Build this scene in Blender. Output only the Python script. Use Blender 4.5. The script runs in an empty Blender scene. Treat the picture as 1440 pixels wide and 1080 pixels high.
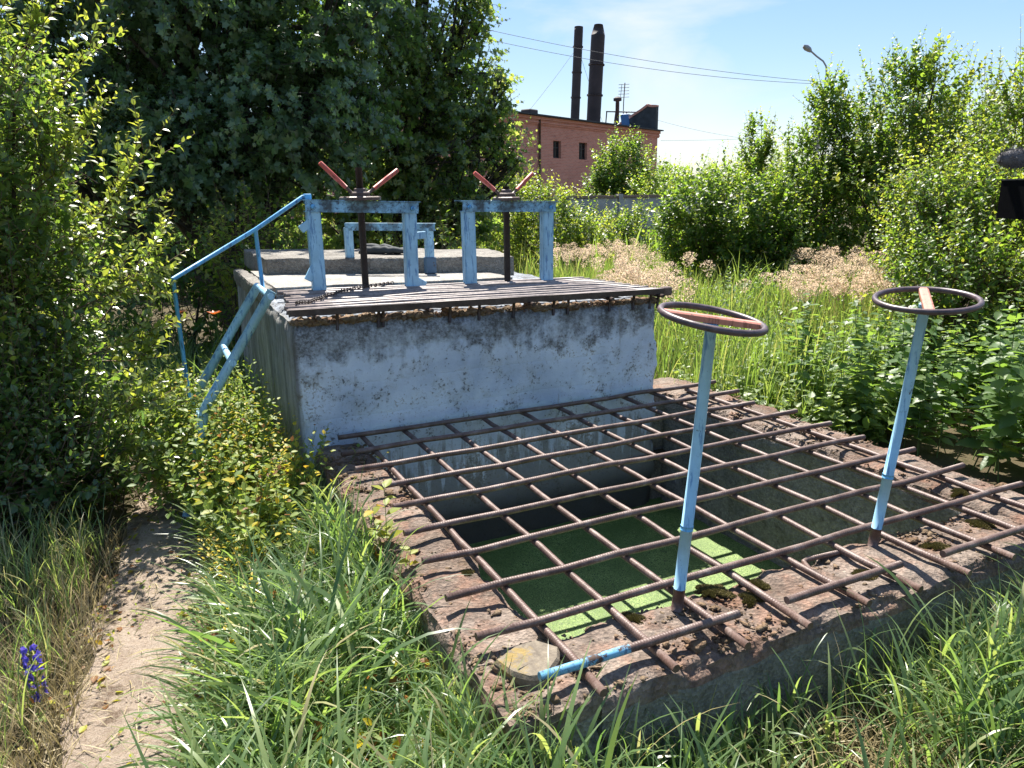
import bpy, math, random
import numpy as np

rng = np.random.default_rng(7)
random.seed(7)
S = bpy.context.scene
C = S.collection
R = math.radians

# ------------------------------------------------------------------ camera
cam_d = bpy.data.cameras.new('camera')
cam = bpy.data.objects.new('camera', cam_d)
C.objects.link(cam)
from mathutils import Matrix
_r = np.array([[0.99991011, -0.01340788, 0.0], [-0.00329948, -0.24606296, 0.96924823], [-0.01299556, -0.96916111, -0.24608508]])
M = Matrix.Identity(4)
for i in range(3):
    M[i][0] = _r[i, 0]; M[i][1] = -_r[i, 1]; M[i][2] = -_r[i, 2]
M[2][3] = 1.72
cam.matrix_world = M
cam_d.sensor_width = 36.0
cam_d.lens = 26.5
cam_d.clip_start = 0.05
cam_d.clip_end = 4000.0
S.camera = cam

# ------------------------------------------------------------------ world, sun, exposure
SUN_EL = R(57.5)
SUN_AZ = (-0.184, 0.983)                      # horizontal direction towards the sun
w = bpy.data.worlds.new('World')
S.world = w
w.use_nodes = True
nt = w.node_tree
nt.nodes.clear()
sky = nt.nodes.new('ShaderNodeTexSky')
sky.sky_type = 'NISHITA'
sky.sun_disc = False
sky.sun_elevation = SUN_EL
sky.sun_rotation = math.atan2(SUN_AZ[0], SUN_AZ[1])
sky.altitude = 100.0
sky.air_density = 1.0
sky.dust_density = 0.6
sky.ozone_density = 2.5
tc = nt.nodes.new('ShaderNodeTexCoord')
mp = nt.nodes.new('ShaderNodeMapping')
mp.inputs['Scale'].default_value = (2.2, 2.2, 7.0)
mp.inputs['Location'].default_value = (14 * 1.37, 14 * 0.71, 14 * 0.43)
nz = nt.nodes.new('ShaderNodeTexNoise')
nz.inputs['Scale'].default_value = 1.3
nz.inputs['Detail'].default_value = 9.0
nz.inputs['Roughness'].default_value = 0.55
nz.inputs['Distortion'].default_value = 0.6
cr = nt.nodes.new('ShaderNodeValToRGB')
cr.color_ramp.elements[0].position = 0.485
cr.color_ramp.elements[1].position = 0.76
cr.color_ramp.elements[1].color = (0.8, 0.8, 0.8, 1)
mx = nt.nodes.new('ShaderNodeMixRGB')
mx.inputs[2].default_value = (2.35, 2.45, 2.55, 1)
bg = nt.nodes.new('ShaderNodeBackground')
bg.inputs['Strength'].default_value = 0.15
wo = nt.nodes.new('ShaderNodeOutputWorld')
L = nt.links.new
L(tc.outputs['Generated'], mp.inputs['Vector'])
L(mp.outputs['Vector'], nz.inputs['Vector'])
L(nz.outputs['Fac'], cr.inputs['Fac'])
L(cr.outputs['Color'], mx.inputs[0])
gm = nt.nodes.new('ShaderNodeGamma')              # evens out the whole sky a little, as thin high haze does
gm.inputs['Gamma'].default_value = 0.5
L(sky.outputs['Color'], gm.inputs['Color'])
hs = nt.nodes.new('ShaderNodeHueSaturation')
hs.inputs['Hue'].default_value = 0.508
hs.inputs['Saturation'].default_value = 1.85
L(gm.outputs['Color'], hs.inputs['Color'])
L(hs.outputs['Color'], mx.inputs[1])
L(mx.outputs['Color'], bg.inputs['Color'])
L(bg.outputs['Background'], wo.inputs['Surface'])

sd = bpy.data.lights.new('sun', 'SUN')
sd.energy = 5.0
sd.angle = R(0.53)
sd.color = (1.0, 0.95, 0.86)
so = bpy.data.objects.new('sun', sd)
C.objects.link(so)
from mathutils import Vector
_d = Vector((SUN_AZ[0] * math.cos(SUN_EL), SUN_AZ[1] * math.cos(SUN_EL), math.sin(SUN_EL)))
so.rotation_euler = _d.to_track_quat('Z', 'Y').to_euler()
so.location = (-10, 30, 40)

vs = S.view_settings
vs.view_transform = 'Standard'
vs.look = 'None'
vs.gamma = 1.0
vs.use_curve_mapping = False
vs.exposure = 1.5
S.cycles.max_bounces = 8
S.cycles.diffuse_bounces = 4
S.cycles.glossy_bounces = 3
S.cycles.transmission_bounces = 6
S.cycles.transparent_max_bounces = 8
S.cycles.sample_clamp_indirect = 6.0

# ------------------------------------------------------------------ frame of the concrete works
# local axes: x runs along the grate bars, y runs away from the photographer, z up
ORG = np.array([-0.82066, 3.95405, 0.0])
ANG = R(25.656)
UH = np.array([math.cos(ANG), math.sin(ANG), 0.0])
WH = np.array([-math.sin(ANG), math.cos(ANG), 0.0])
ZG = 0.429


def l2w(P):
    P = np.asarray(P, float)
    return ORG + P[..., 0:1] * UH + P[..., 1:2] * WH + P[..., 2:3] * np.array([0, 0, 1.0])


def w2l(P):
    P = np.asarray(P, float) - ORG
    return np.stack([P @ UH, P @ WH, P[..., 2]], -1)


# ------------------------------------------------------------------ numpy noise
def _h(ix, iy, iz, s):
    n = (ix.astype(np.int64) * 73856093) ^ (iy.astype(np.int64) * 19349663) ^ (iz.astype(np.int64) * 83492791) ^ (s * 2654435761)
    n = (n ^ (n >> 13)) * 1274126177
    n = n & 0xffffffff
    n = ((n ^ (n >> 16)) * 2246822519) & 0xffffffff
    return (n & 0xffff) / 65535.0


def vnoise(P, s=0):
    P = np.asarray(P, float)
    i = np.floor(P)
    f = P - i
    f = f * f * (3 - 2 * f)
    i = i.astype(np.int64)
    out = 0
    for dx in (0, 1):
        for dy in (0, 1):
            for dz in (0, 1):
                wgt = (f[..., 0] if dx else 1 - f[..., 0]) * (f[..., 1] if dy else 1 - f[..., 1]) * (f[..., 2] if dz else 1 - f[..., 2])
                out = out + wgt * _h(i[..., 0] + dx, i[..., 1] + dy, i[..., 2] + dz, s)
    return out * 2 - 1


def fbm(P, s=0, octv=4, gain=0.5):
    P = np.asarray(P, float)
    a = 1.0
    t = 0
    for k in range(octv):
        t = t + a * vnoise(P * (2.03 ** k), s + k * 17)
        a *= gain
    return t


def nrm(v):
    return v / np.maximum(np.linalg.norm(v, axis=-1, keepdims=True), 1e-9)


# ------------------------------------------------------------------ mesh builder
class MB:
    """collects vertices and polygons; material index and two point attributes (s = length along, rnd)"""
    def __init__(self):
        self.v = []; self.f = []; self.m = []; self.s = []; self.r = []; self.n = 0
        self.smooth = []

    def add(self, v, f, m=0, s=None, rnd=None, smooth=False):
        v = np.asarray(v, float).reshape(-1, 3)
        k = self.n
        self.v.append(v)
        self.s.append(np.zeros(len(v)) if s is None else np.asarray(s, float))
        self.r.append(np.full(len(v), 0.5) if rnd is None else np.broadcast_to(np.asarray(rnd, float), (len(v),)))
        for q in f:
            self.f.append([a + k for a in q]); self.m.append(m); self.smooth.append(smooth)
        self.n += len(v)

    def box(self, c, size, ax=None, m=0, bev=0.0):
        c = np.asarray(c, float); h = np.asarray(size, float) / 2
        if bev <= 0:
            v = np.array([[sx, sy, sz] for sx in (-1, 1) for sy in (-1, 1) for sz in (-1, 1)], float) * h
            f = [(0, 1, 3, 2), (4, 6, 7, 5), (0, 4, 5, 1), (2, 3, 7, 6), (0, 2, 6, 4), (1, 5, 7, 3)]
        else:
            b = min(bev, min(h) * 0.6)
            v = []
            idx = {}
            for a in range(3):
                for sg in (-1, 1):
                    o1, o2 = (a + 1) % 3, (a + 2) % 3
                    for s1 in (-1, 1):
                        for s2 in (-1, 1):
                            p = np.zeros(3); p[a] = sg * h[a]; p[o1] = s1 * (h[o1] - b); p[o2] = s2 * (h[o2] - b)
                            key = [0, 0, 0]; key[a] = sg; key[o1] = s1; key[o2] = s2
                            idx[(a, tuple(key))] = len(v); v.append(p)
            f = []
            for a in range(3):
                for sg in (-1, 1):
                    o1, o2 = (a + 1) % 3, (a + 2) % 3
                    ks = []
                    for s1, s2 in ((-1, -1), (1, -1), (1, 1), (-1, 1)):
                        key = [0, 0, 0]; key[a] = sg; key[o1] = s1; key[o2] = s2
                        ks.append(idx[(a, tuple(key))])
                    f.append(ks if sg > 0 else ks[::-1])
            for a in range(3):
                o1, o2 = (a + 1) % 3, (a + 2) % 3
                for s1 in (-1, 1):
                    for s2 in (-1, 1):
                        k = []
                        for fa, sa in ((o1, -1), (o1, 1), (o2, 1), (o2, -1)):
                            key = [0, 0, 0]; key[a] = sa; key[o1] = s1; key[o2] = s2
                            k.append(idx[(fa, tuple(key))])
                        f.append(k)
            for s0 in (-1, 1):
                for s1 in (-1, 1):
                    for s2 in (-1, 1):
                        f.append([idx[(a, (s0, s1, s2))] for a in range(3)])
            v = np.array(v)
        if ax is not None:
            v = v @ np.asarray(ax, float)
        self.add(v + c, f, m)

    def tube(self, pts, r, sides=8, m=0, cap=True, smooth=True, closed=False, rnd=None):
        pts = np.asarray(pts, float)
        k = len(pts)
        r = np.broadcast_to(np.asarray(r, float), (k,))
        if closed:
            t = nrm(np.roll(pts, -1, 0) - np.roll(pts, 1, 0))
        else:
            t = nrm(np.gradient(pts, axis=0))
        up = np.array([0, 0, 1.0]) if abs(t[0][2]) < 0.9 else np.array([1.0, 0, 0])
        a = nrm(np.cross(t, up)); b = np.cross(a, t)
        th = np.arange(sides) * 2 * math.pi / sides
        v = pts[:, None] + r[:, None, None] * (np.cos(th)[None, :, None] * a[:, None] + np.sin(th)[None, :, None] * b[:, None])
        L_ = np.concatenate([[0], np.cumsum(np.linalg.norm(np.diff(pts, axis=0), axis=1))])
        f = []
        for i in range(k if closed else k - 1):
            j = (i + 1) % k
            for q in range(sides):
                q2 = (q + 1) % sides
                f.append((i * sides + q, i * sides + q2, j * sides + q2, j * sides + q))
        base = self.n
        self.add(v.reshape(-1, 3), f, m, np.repeat(L_, sides), rnd=rnd, smooth=smooth)
        if cap and not closed:
            self.f.append([base + q for q in range(sides)]); self.m.append(m); self.smooth.append(False)
            self.f.append([base + (k - 1) * sides + q for q in range(sides)][::-1]); self.m.append(m); self.smooth.append(False)

    def lathe(self, c, prof, sides=24, m=0, ax=None, smooth=False):
        """prof: list of (radius, height)"""
        th = np.arange(sides) * 2 * math.pi / sides
        v = []
        for r_, z_ in prof:
            v += [(r_ * math.cos(t), r_ * math.sin(t), z_) for t in th]
        v = np.array(v)
        if ax is not None:
            v = v @ np.asarray(ax, float)
        f = []
        for i in range(len(prof) - 1):
            for q in range(sides):
                q2 = (q + 1) % sides
                f.append((i * sides + q, i * sides + q2, (i + 1) * sides + q2, (i + 1) * sides + q))
        f.append([q for q in range(sides)][::-1])
        f.append([(len(prof) - 1) * sides + q for q in range(sides)])
        self.add(v + np.asarray(c, float), f, m, smooth=smooth)

    def prism(self, prof, p0, p1, xax, m=0):
        """2D profile swept from p0 to p1; xax = direction of profile x"""
        p0 = np.asarray(p0, float); p1 = np.asarray(p1, float)
        t = nrm(p1 - p0); x = np.asarray(xax, float); x = nrm(x - (x @ t) * t); y = np.cross(t, x)
        pr = np.array(prof, float); k = len(pr)
        ring = pr[:, :1] * x + pr[:, 1:] * y
        v = np.concatenate([ring + p0, ring + p1])
        f = [(i, (i + 1) % k, k + (i + 1) % k, k + i) for i in range(k)]
        f += [list(range(k))[::-1], [k + i for i in range(k)]]
        Ln = np.linalg.norm(p1 - p0)
        self.add(v, f, m, np.concatenate([np.zeros(k), np.full(k, Ln)]))

    def mesh(self, name):
        me = bpy.data.meshes.new(name)
        V = np.concatenate(self.v)
        me.from_pydata(V.tolist(), [], self.f)
        me.polygons.foreach_set('material_index', self.m)
        me.polygons.foreach_set('use_smooth', self.smooth)
        a = me.attributes.new('s', 'FLOAT', 'POINT'); a.data.foreach_set('value', np.concatenate(self.s).astype(np.float32))
        a = me.attributes.new('rnd', 'FLOAT', 'POINT'); a.data.foreach_set('value', np.concatenate(self.r).astype(np.float32))
        me.update()
        return me


class Tri:
    """fast triangle soup for vegetation"""
    def __init__(self):
        self.v = []; self.t = []; self.r = []; self.mi = []; self.n = 0

    def add(self, v, t, rnd, m=0):
        v = np.asarray(v, np.float32).reshape(-1, 3); t = np.asarray(t, np.int64).reshape(-1, 3)
        self.v.append(v); self.t.append(t + self.n)
        self.r.append(np.broadcast_to(np.asarray(rnd, np.float32).reshape(-1), (len(v),)))
        self.mi.append(np.full(len(t), m, np.int32))
        self.n += len(v)

    def leaves(self, P, D, N, size, tmpl, rnd, m=0, width=1.0):
        tv, tf = tmpl
        if len(P) == 0:
            return
        D = nrm(D); X = nrm(np.cross(D, N)); N2 = np.cross(X, D)
        size = np.broadcast_to(np.asarray(size, float), (len(P),))
        width = np.broadcast_to(np.asarray(width, float), (len(P),))
        v = P[:, None] + size[:, None, None] * (tv[None, :, 0:1] * X[:, None] * width[:, None, None] + tv[None, :, 1:2] * D[:, None] + tv[None, :, 2:3] * N2[:, None])
        k = len(tv)
        t = tf[None] + (np.arange(len(P)) * k)[:, None, None]
        self.add(v, t, np.repeat(np.broadcast_to(rnd, (len(P),)), k), m)

    def tubes(self, pts, r0, r1, sides=4, m=1, rnd=0.5):
        """pts (n,k,3) polylines"""
        pts = np.asarray(pts, float)
        n, k, _ = pts.shape
        t = nrm(np.gradient(pts, axis=1))
        ref = np.where(np.abs(t[..., 2:3]) > 0.9, np.array([1.0, 0, 0]), np.array([0, 0, 1.0]))
        a = nrm(np.cross(t, ref)); b = np.cross(a, t)
        th = np.arange(sides) * 2 * math.pi / sides
        r0 = np.broadcast_to(np.asarray(r0, float), (n,)); r1 = np.broadcast_to(np.asarray(r1, float), (n,))
        rr = r0[:, None] + (r1 - r0)[:, None] * np.linspace(0, 1, k)[None]
        v = pts[:, :, None] + rr[:, :, None, None] * (np.cos(th)[:, None] * a[:, :, None] + np.sin(th)[:, None] * b[:, :, None])
        f = []
        for i in range(k - 1):
            for q in range(sides):
                q2 = (q + 1) % sides
                A, B, C_, D_ = i * sides + q, i * sides + q2, (i + 1) * sides + q2, (i + 1) * sides + q
                f += [(A, B, C_), (A, C_, D_)]
        f = np.array(f)
        T = f[None] + (np.arange(n) * k * sides)[:, None, None]
        self.add(v, T, np.full(n * k * sides, rnd), m)

    def blades(self, P, az, th0, th1, length, width, seg=5, rnd=0.5, m=0, pw=1.6, twist=0.0):
        n = len(P)
        az = np.broadcast_to(az, (n,)); th0 = np.broadcast_to(th0, (n,)); th1 = np.broadcast_to(th1, (n,))
        length = np.broadcast_to(length, (n,)); width = np.broadcast_to(width, (n,)); twist = np.broadcast_to(twist, (n,))
        H = np.stack([np.cos(az), np.sin(az), np.zeros(n)], 1)
        side = np.stack([-np.sin(az), np.cos(az), np.zeros(n)], 1)
        pos = np.array(P, float)
        vs_ = []
        for i in range(seg + 1):
            s = i / seg
            th = th0 + (th1 - th0) * s ** pw
            tan = np.sin(th)[:, None] * H + np.cos(th)[:, None] * np.array([0, 0, 1.0])
            nn = np.cross(side, tan)
            tw = twist * s
            sd_ = np.cos(tw)[:, None] * side + np.sin(tw)[:, None] * nn
            wd = width * (0.55 + 0.45 * min(1, s * 4)) * (1 - max(0.0, (s - 0.3) / 0.7) ** 1.6) * 0.5
            if i < seg:
                vs_.append(pos - sd_ * wd[:, None]); vs_.append(pos + sd_ * wd[:, None])
            else:
                vs_.append(pos.copy())
            pos = pos + tan * (length / seg)[:, None]
        V = np.stack(vs_, 1)
        f = []
        for i in range(seg - 1):
            a = 2 * i
            f += [(a, a + 1, a + 3), (a, a + 3, a + 2)]
        a = 2 * (seg - 1)
        f += [(a, a + 1, a + 2)]
        k = V.shape[1]
        T = np.array(f)[None] + (np.arange(n) * k)[:, None, None]
        self.add(V, T, np.repeat(np.broadcast_to(rnd, (n,)), k), m)

    def mesh(self, name, origin=(0, 0, 0)):
        V = (np.concatenate(self.v) - np.asarray(origin, np.float32)).astype(np.float32); T = np.concatenate(self.t).astype(np.int32)
        me = bpy.data.meshes.new(name)
        me.vertices.add(len(V)); me.vertices.foreach_set('co', V.ravel())
        me.loops.add(len(T) * 3); me.loops.foreach_set('vertex_index', T.ravel())
        me.polygons.add(len(T))
        me.polygons.foreach_set('loop_start', np.arange(len(T), dtype=np.int32) * 3)
        me.polygons.foreach_set('material_index', np.concatenate(self.mi))
        a = me.attributes.new('rnd', 'FLOAT', 'POINT'); a.data.foreach_set('value', np.concatenate(self.r).astype(np.float32))
        me.update(calc_edges=True)
        return me


# ------------------------------------------------------------------ object helpers
def tag(o, label=None, cat=None, group=None, kind=None):
    if label: o['label'] = label
    if cat: o['category'] = cat
    if group: o['group'] = group
    if kind: o['kind'] = kind
    return o


def link(name, me, mats, parent=None, loc=(0, 0, 0), rotz=0.0):
    o = bpy.data.objects.new(name, me)
    C.objects.link(o)
    if mats is not None:
        for m_ in (mats if isinstance(mats, (list, tuple)) else [mats]):
            me.materials.append(m_)
    o.location = tuple(loc)
    o.rotation_euler = (0, 0, rotz)
    if parent is not None:
        o.parent = parent
    return o


def thing(name, label, cat, loc=(0, 0, 0), rotz=0.0, group=None):
    o = bpy.data.objects.new(name, None)
    C.objects.link(o)
    o.empty_display_size = 0.1
    o.location = tuple(loc); o.rotation_euler = (0, 0, rotz)
    return tag(o, label, cat, group)


class Works:
    """a thing laid out in the local frame of the concrete works"""
    def __init__(self, name, label, cat, base, group=None):
        self.b = np.array(base, float)
        self.o = thing(name, label, cat, l2w(self.b), ANG, group)

    def part(self, name, mb, mats, parent=None, label=None):
        me = mb.mesh(name)
        co = np.empty(len(me.vertices) * 3, np.float32); me.vertices.foreach_get('co', co)
        co = (co.reshape(-1, 3) - self.b).astype(np.float32); me.vertices.foreach_set('co', co.ravel()); me.update()
        o = link(name, me, mats, parent or self.o)
        if label: o['label'] = label
        return o


# ------------------------------------------------------------------ materials
class NT:
    def __init__(self, name):
        self.m = bpy.data.materials.new(name); self.m.use_nodes = True
        self.t = self.m.node_tree; self.t.nodes.clear()
        self.out = self.t.nodes.new('ShaderNodeOutputMaterial')

    def n(self, typ, **kw):
        nd = self.t.nodes.new(typ)
        for k, v in kw.items():
            if k in nd.inputs: nd.inputs[k].default_value = v
            else: setattr(nd, k, v)
        return nd

    def l(self, a, b): self.t.links.new(a, b)

    def obj(self, scale=(1, 1, 1), loc=(0, 0, 0)):
        c = self.n('ShaderNodeTexCoord'); mp_ = self.n('ShaderNodeMapping')
        mp_.inputs['Scale'].default_value = scale; mp_.inputs['Location'].default_value = loc
        self.l(c.outputs['Object'], mp_.inputs['Vector'])
        return mp_.outputs['Vector']

    def noise(self, vec, scale, detail=6, rough=0.6, dist=0.0):
        nd = self.n('ShaderNodeTexNoise')
        nd.inputs['Scale'].default_value = scale; nd.inputs['Detail'].default_value = detail
        nd.inputs['Roughness'].default_value = rough; nd.inputs['Distortion'].default_value = dist
        if vec is not None: self.l(vec, nd.inputs['Vector'])
        return nd.outputs['Fac']

    def ramp(self, fac, stops, interp='LINEAR'):
        nd = self.n('ShaderNodeValToRGB'); e = nd.color_ramp.elements; nd.color_ramp.interpolation = interp
        while len(e) < len(stops): e.new(0.5)
        for i, (p, c) in enumerate(stops):
            e[i].position = p
            e[i].color = (c, c, c, 1) if isinstance(c, (int, float)) else tuple(c) + (1,)
        self.l(fac, nd.inputs['Fac'])
        return nd.outputs['Color']

    def mix(self, fac, a, b, mode='MIX'):
        nd = self.n('ShaderNodeMixRGB', blend_type=mode)
        for sock, val in ((nd.inputs[0], fac), (nd.inputs[1], a), (nd.inputs[2], b)):
            if hasattr(val, 'is_linked'): self.l(val, sock)
            elif isinstance(val, (int, float)): sock.default_value = val if sock.name == 'Fac' or sock.type == 'VALUE' else (val, val, val, 1)
            else: sock.default_value = tuple(val) + (1,)
        return nd.outputs[0]

    def math(self, op, a, b=0.0, clamp=False):
        nd = self.n('ShaderNodeMath', operation=op, use_clamp=clamp)
        for sock, val in ((nd.inputs[0], a), (nd.inputs[1], b)):
            if hasattr(val, 'is_linked'): self.l(val, sock)
            else: sock.default_value = val
        return nd.outputs[0]

    def attr(self, name):
        return self.n('ShaderNodeAttribute', attribute_name=name).outputs['Fac']

    def bump(self, h, strength=0.5, dist=0.01, nrm_=None):
        nd = self.n('ShaderNodeBump'); nd.inputs['Strength'].default_value = strength; nd.inputs['Distance'].default_value = dist
        self.l(h, nd.inputs['Height'])
        if nrm_ is not None: self.l(nrm_, nd.inputs['Normal'])
        return nd.outputs['Normal']

    def pbr(self, col, rough=0.7, metal=0.0, normal=None, spec=0.5):
        b = self.n('ShaderNodeBsdfPrincipled')
        for sock, val in ((b.inputs['Base Color'], col), (b.inputs['Roughness'], rough), (b.inputs['Metallic'], metal), (b.inputs['Specular IOR Level'], spec)):
            if hasattr(val, 'is_linked'): self.l(val, sock)
            elif isinstance(val, (int, float)): sock.default_value = val
            else: sock.default_value = tuple(val) + (1,)
        if normal is not None: self.l(normal, b.inputs['Normal'])
        return b

    def done(self, sh):
        self.l(sh.outputs[0], self.out.inputs['Surface'])
        return self.m


def leaf_mat(name, stops, tstops, trans=0.45, rough=0.42, spec=0.5):
    n = NT(name)
    r_ = n.attr('rnd')
    geo = n.n('ShaderNodeNewGeometry')
    c = n.ramp(r_, stops)
    ct = n.ramp(r_, tstops)
    b = n.pbr(c, rough, 0.0, None, spec)
    t = n.n('ShaderNodeBsdfTranslucent'); n.l(ct, t.inputs['Color'])
    mxs = n.n('ShaderNodeMixShader'); mxs.inputs[0].default_value = trans
    n.l(b.outputs[0], mxs.inputs[1]); n.l(t.outputs[0], mxs.inputs[2])
    return n.done(mxs)


def plain(name, col, rough=0.6, metal=0.0, var=0.35, scale=30, bump=0.3, spec=0.5):
    n = NT(name); v = n.obj()
    f = n.noise(v, scale)
    c = n.mix(n.ramp(f, [(0.3, 0.0), (0.7, 1.0)]), tuple(x * (1 - var) for x in col), tuple(min(1, x * (1 + var)) for x in col))
    return n.done(n.pbr(c, rough, metal, n.bump(f, bump, 0.004), spec))


def rust_bar(name, ribs=0.0, dark=1.0, rough=0.5):
    n = NT(name); v = n.obj()
    f = n.noise(v, 14, 8, 0.65); g = n.noise(v, 140, 4, 0.7)
    c = n.ramp(f, [(0.30, (0.06 * dark, 0.036 * dark, 0.03 * dark)), (0.45, (0.14 * dark, 0.085 * dark, 0.07 * dark)), (0.56, (0.20 * dark, 0.135 * dark, 0.115 * dark)), (0.7, (0.30 * dark, 0.24 * dark, 0.215 * dark))])
    c = n.mix(n.ramp(g, [(0.35, 0.55), (0.65, 0.0)]), c, (0.05 * dark, 0.024 * dark, 0.015 * dark))
    h = g
    if ribs:
        s = n.attr('s')
        wv = n.math('SINE', n.math('MULTIPLY', s, 2 * math.pi / ribs))
        h = n.math('ADD', n.math('MULTIPLY', wv, 0.25), g)
    return n.done(n.pbr(c, rough, 0.1, n.bump(h, 0.4, 0.003)))


def paint_mat(name, col, under=(0.06, 0.035, 0.025), dark=(0.03, 0.07, 0.16), chip=0.56, streak=True, grime=0.0):
    """weathered paint: faded coat, darker older coat in streaks, rust where it chipped off"""
    n = NT(name); v = n.obj(); vs2 = n.obj((1, 1, 0.16))
    f = n.noise(vs2 if streak else v, 46, 8, 0.7, 0.4)
    f2 = n.noise(v, 30, 8, 0.72, 0.3)
    f3 = n.noise(v, 6, 5, 0.6)
    c = n.mix(n.ramp(f3, [(0.3, 0.0), (0.7, 1.0)]), tuple(x * 0.8 for x in col), tuple(min(1, x * 1.2 + 0.02) for x in col))
    if dark is not None:
        c = n.mix(n.ramp(f, [(0.53, 0.0), (0.60, 0.8)]), c, dark)
    chipm = n.ramp(f2, [(chip, 0.0), (chip + 0.06, 1.0)])
    c = n.mix(chipm, c, under)
    if grime > 0:
        c = n.mix(n.ramp(n.noise(v, 9, 5, 0.6), [(0.42, 0.0), (0.62, grime)]), c, (0.02, 0.02, 0.018))
    rough = n.mix(chipm, 0.5, 0.85)
    return n.done(n.pbr(c, rough, 0.0, n.bump(n.mix(chipm, 1.0, 0.2), 0.35, 0.003)))


def whitewash():
    """old whitewashed concrete: bluish white coat, black mould along the top, flaked grey patches, runs"""
    n = NT('whitewashed_concrete'); v = n.obj()
    sep = n.n('ShaderNodeSeparateXYZ'); n.l(v, sep.inputs[0]); z = sep.outputs['Z']
    big = n.noise(v, 2.3, 7, 0.62, 0.3); mid = n.noise(v, 9, 8, 0.68, 0.4); fine = n.noise(v, 60, 6, 0.7); vf = n.noise(v, 240, 3, 0.7)
    run = n.noise(n.obj((9, 9, 0.7)), 1.3, 6, 0.6)
    white = n.mix(n.ramp(big, [(0.35, 0.0), (0.65, 1.0)]), (0.40, 0.47, 0.585), (0.66, 0.725, 0.815))
    white = n.mix(n.ramp(mid, [(0.50, 0.0), (0.70, 0.6)]), white, (0.36, 0.37, 0.37))
    # black specks
    sp = n.ramp(n.math('ADD', fine, n.math('MULTIPLY', mid, 0.6)), [(0.88, 0.0), (0.98, 0.85)])
    white = n.mix(sp, white, (0.06, 0.055, 0.05))
    # exposed concrete flakes
    fl = n.ramp(n.math('ADD', n.math('MULTIPLY', big, 0.6), n.math('MULTIPLY', fine, 0.5)), [(0.62, 0.0), (0.66, 0.8)])
    white = n.mix(fl, white, (0.27, 0.25, 0.22))
    # mould belt near the top edge (z local to the thing, top about 1.07)
    zz = n.n('ShaderNodeMapRange'); zz.inputs['From Min'].default_value = 0.66; zz.inputs['From Max'].default_value = 1.08; n.l(z, zz.inputs['Value'])
    t = n.math('ADD', zz.outputs[0], n.math('MULTIPLY', n.math('SUBTRACT', big, 0.5), 1.5))
    t = n.math('ADD', t, n.math('MULTIPLY', n.math('SUBTRACT', run, 0.5), 0.9))
    t = n.math('ADD', t, n.math('MULTIPLY', n.math('SUBTRACT', mid, 0.5), 0.9))
    mould = n.ramp(t, [(0.38, 0.0), (0.62, 0.68), (0.95, 0.92)])
    mould = n.mix(n.ramp(n.math('ADD', n.math('MULTIPLY', fine, 0.6), n.math('MULTIPLY', mid, 0.4)), [(0.38, 0.5), (0.54, 1.0)]), 0.0, mould)
    blot = n.ramp(n.math('ADD', n.math('MULTIPLY', n.noise(n.obj((1, 1, 1.6), (3, 1, 7)), 3.6, 6, 0.6, 0.5), 0.75), n.math('MULTIPLY', fine, 0.25)), [(0.60, 0.0), (0.70, 0.6)])
    mould = n.mix(1.0, mould, blot, 'LIGHTEN')
    c = n.mix(mould, white, (0.075, 0.075, 0.078))
    # the left flank never got much whitewash
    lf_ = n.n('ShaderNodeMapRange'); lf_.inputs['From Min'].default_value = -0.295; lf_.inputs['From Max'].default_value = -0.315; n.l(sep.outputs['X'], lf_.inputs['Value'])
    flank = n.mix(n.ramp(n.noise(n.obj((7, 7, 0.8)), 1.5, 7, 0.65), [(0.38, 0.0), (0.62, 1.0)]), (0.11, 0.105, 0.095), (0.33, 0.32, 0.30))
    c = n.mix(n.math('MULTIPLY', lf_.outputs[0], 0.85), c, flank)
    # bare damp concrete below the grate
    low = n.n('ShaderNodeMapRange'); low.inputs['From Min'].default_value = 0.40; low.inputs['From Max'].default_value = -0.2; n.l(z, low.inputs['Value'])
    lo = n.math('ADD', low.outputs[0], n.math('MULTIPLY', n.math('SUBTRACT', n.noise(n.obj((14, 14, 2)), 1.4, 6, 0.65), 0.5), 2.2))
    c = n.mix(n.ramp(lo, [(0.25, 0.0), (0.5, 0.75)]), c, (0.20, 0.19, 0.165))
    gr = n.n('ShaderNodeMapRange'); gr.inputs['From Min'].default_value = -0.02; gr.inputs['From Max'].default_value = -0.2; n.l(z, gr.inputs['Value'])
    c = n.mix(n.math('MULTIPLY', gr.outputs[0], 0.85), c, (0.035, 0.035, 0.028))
    brd = n.math('POWER', n.math('ABSOLUTE', n.math('SINE', n.math('ADD', n.math('MULTIPLY', z, 17.0), n.math('MULTIPLY', big, 0.8)))), 0.12)
    h = n.math('ADD', n.math('MULTIPLY', fine, 0.6), n.math('ADD', n.math('MULTIPLY', vf, 0.3), n.math('MULTIPLY', mid, 0.8)))
    h = n.math('ADD', h, n.math('MULTIPLY', brd, 0.7))
    return n.done(n.pbr(c, 0.88, 0.0, n.bump(h, 0.75, 0.012), 0.25))


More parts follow.
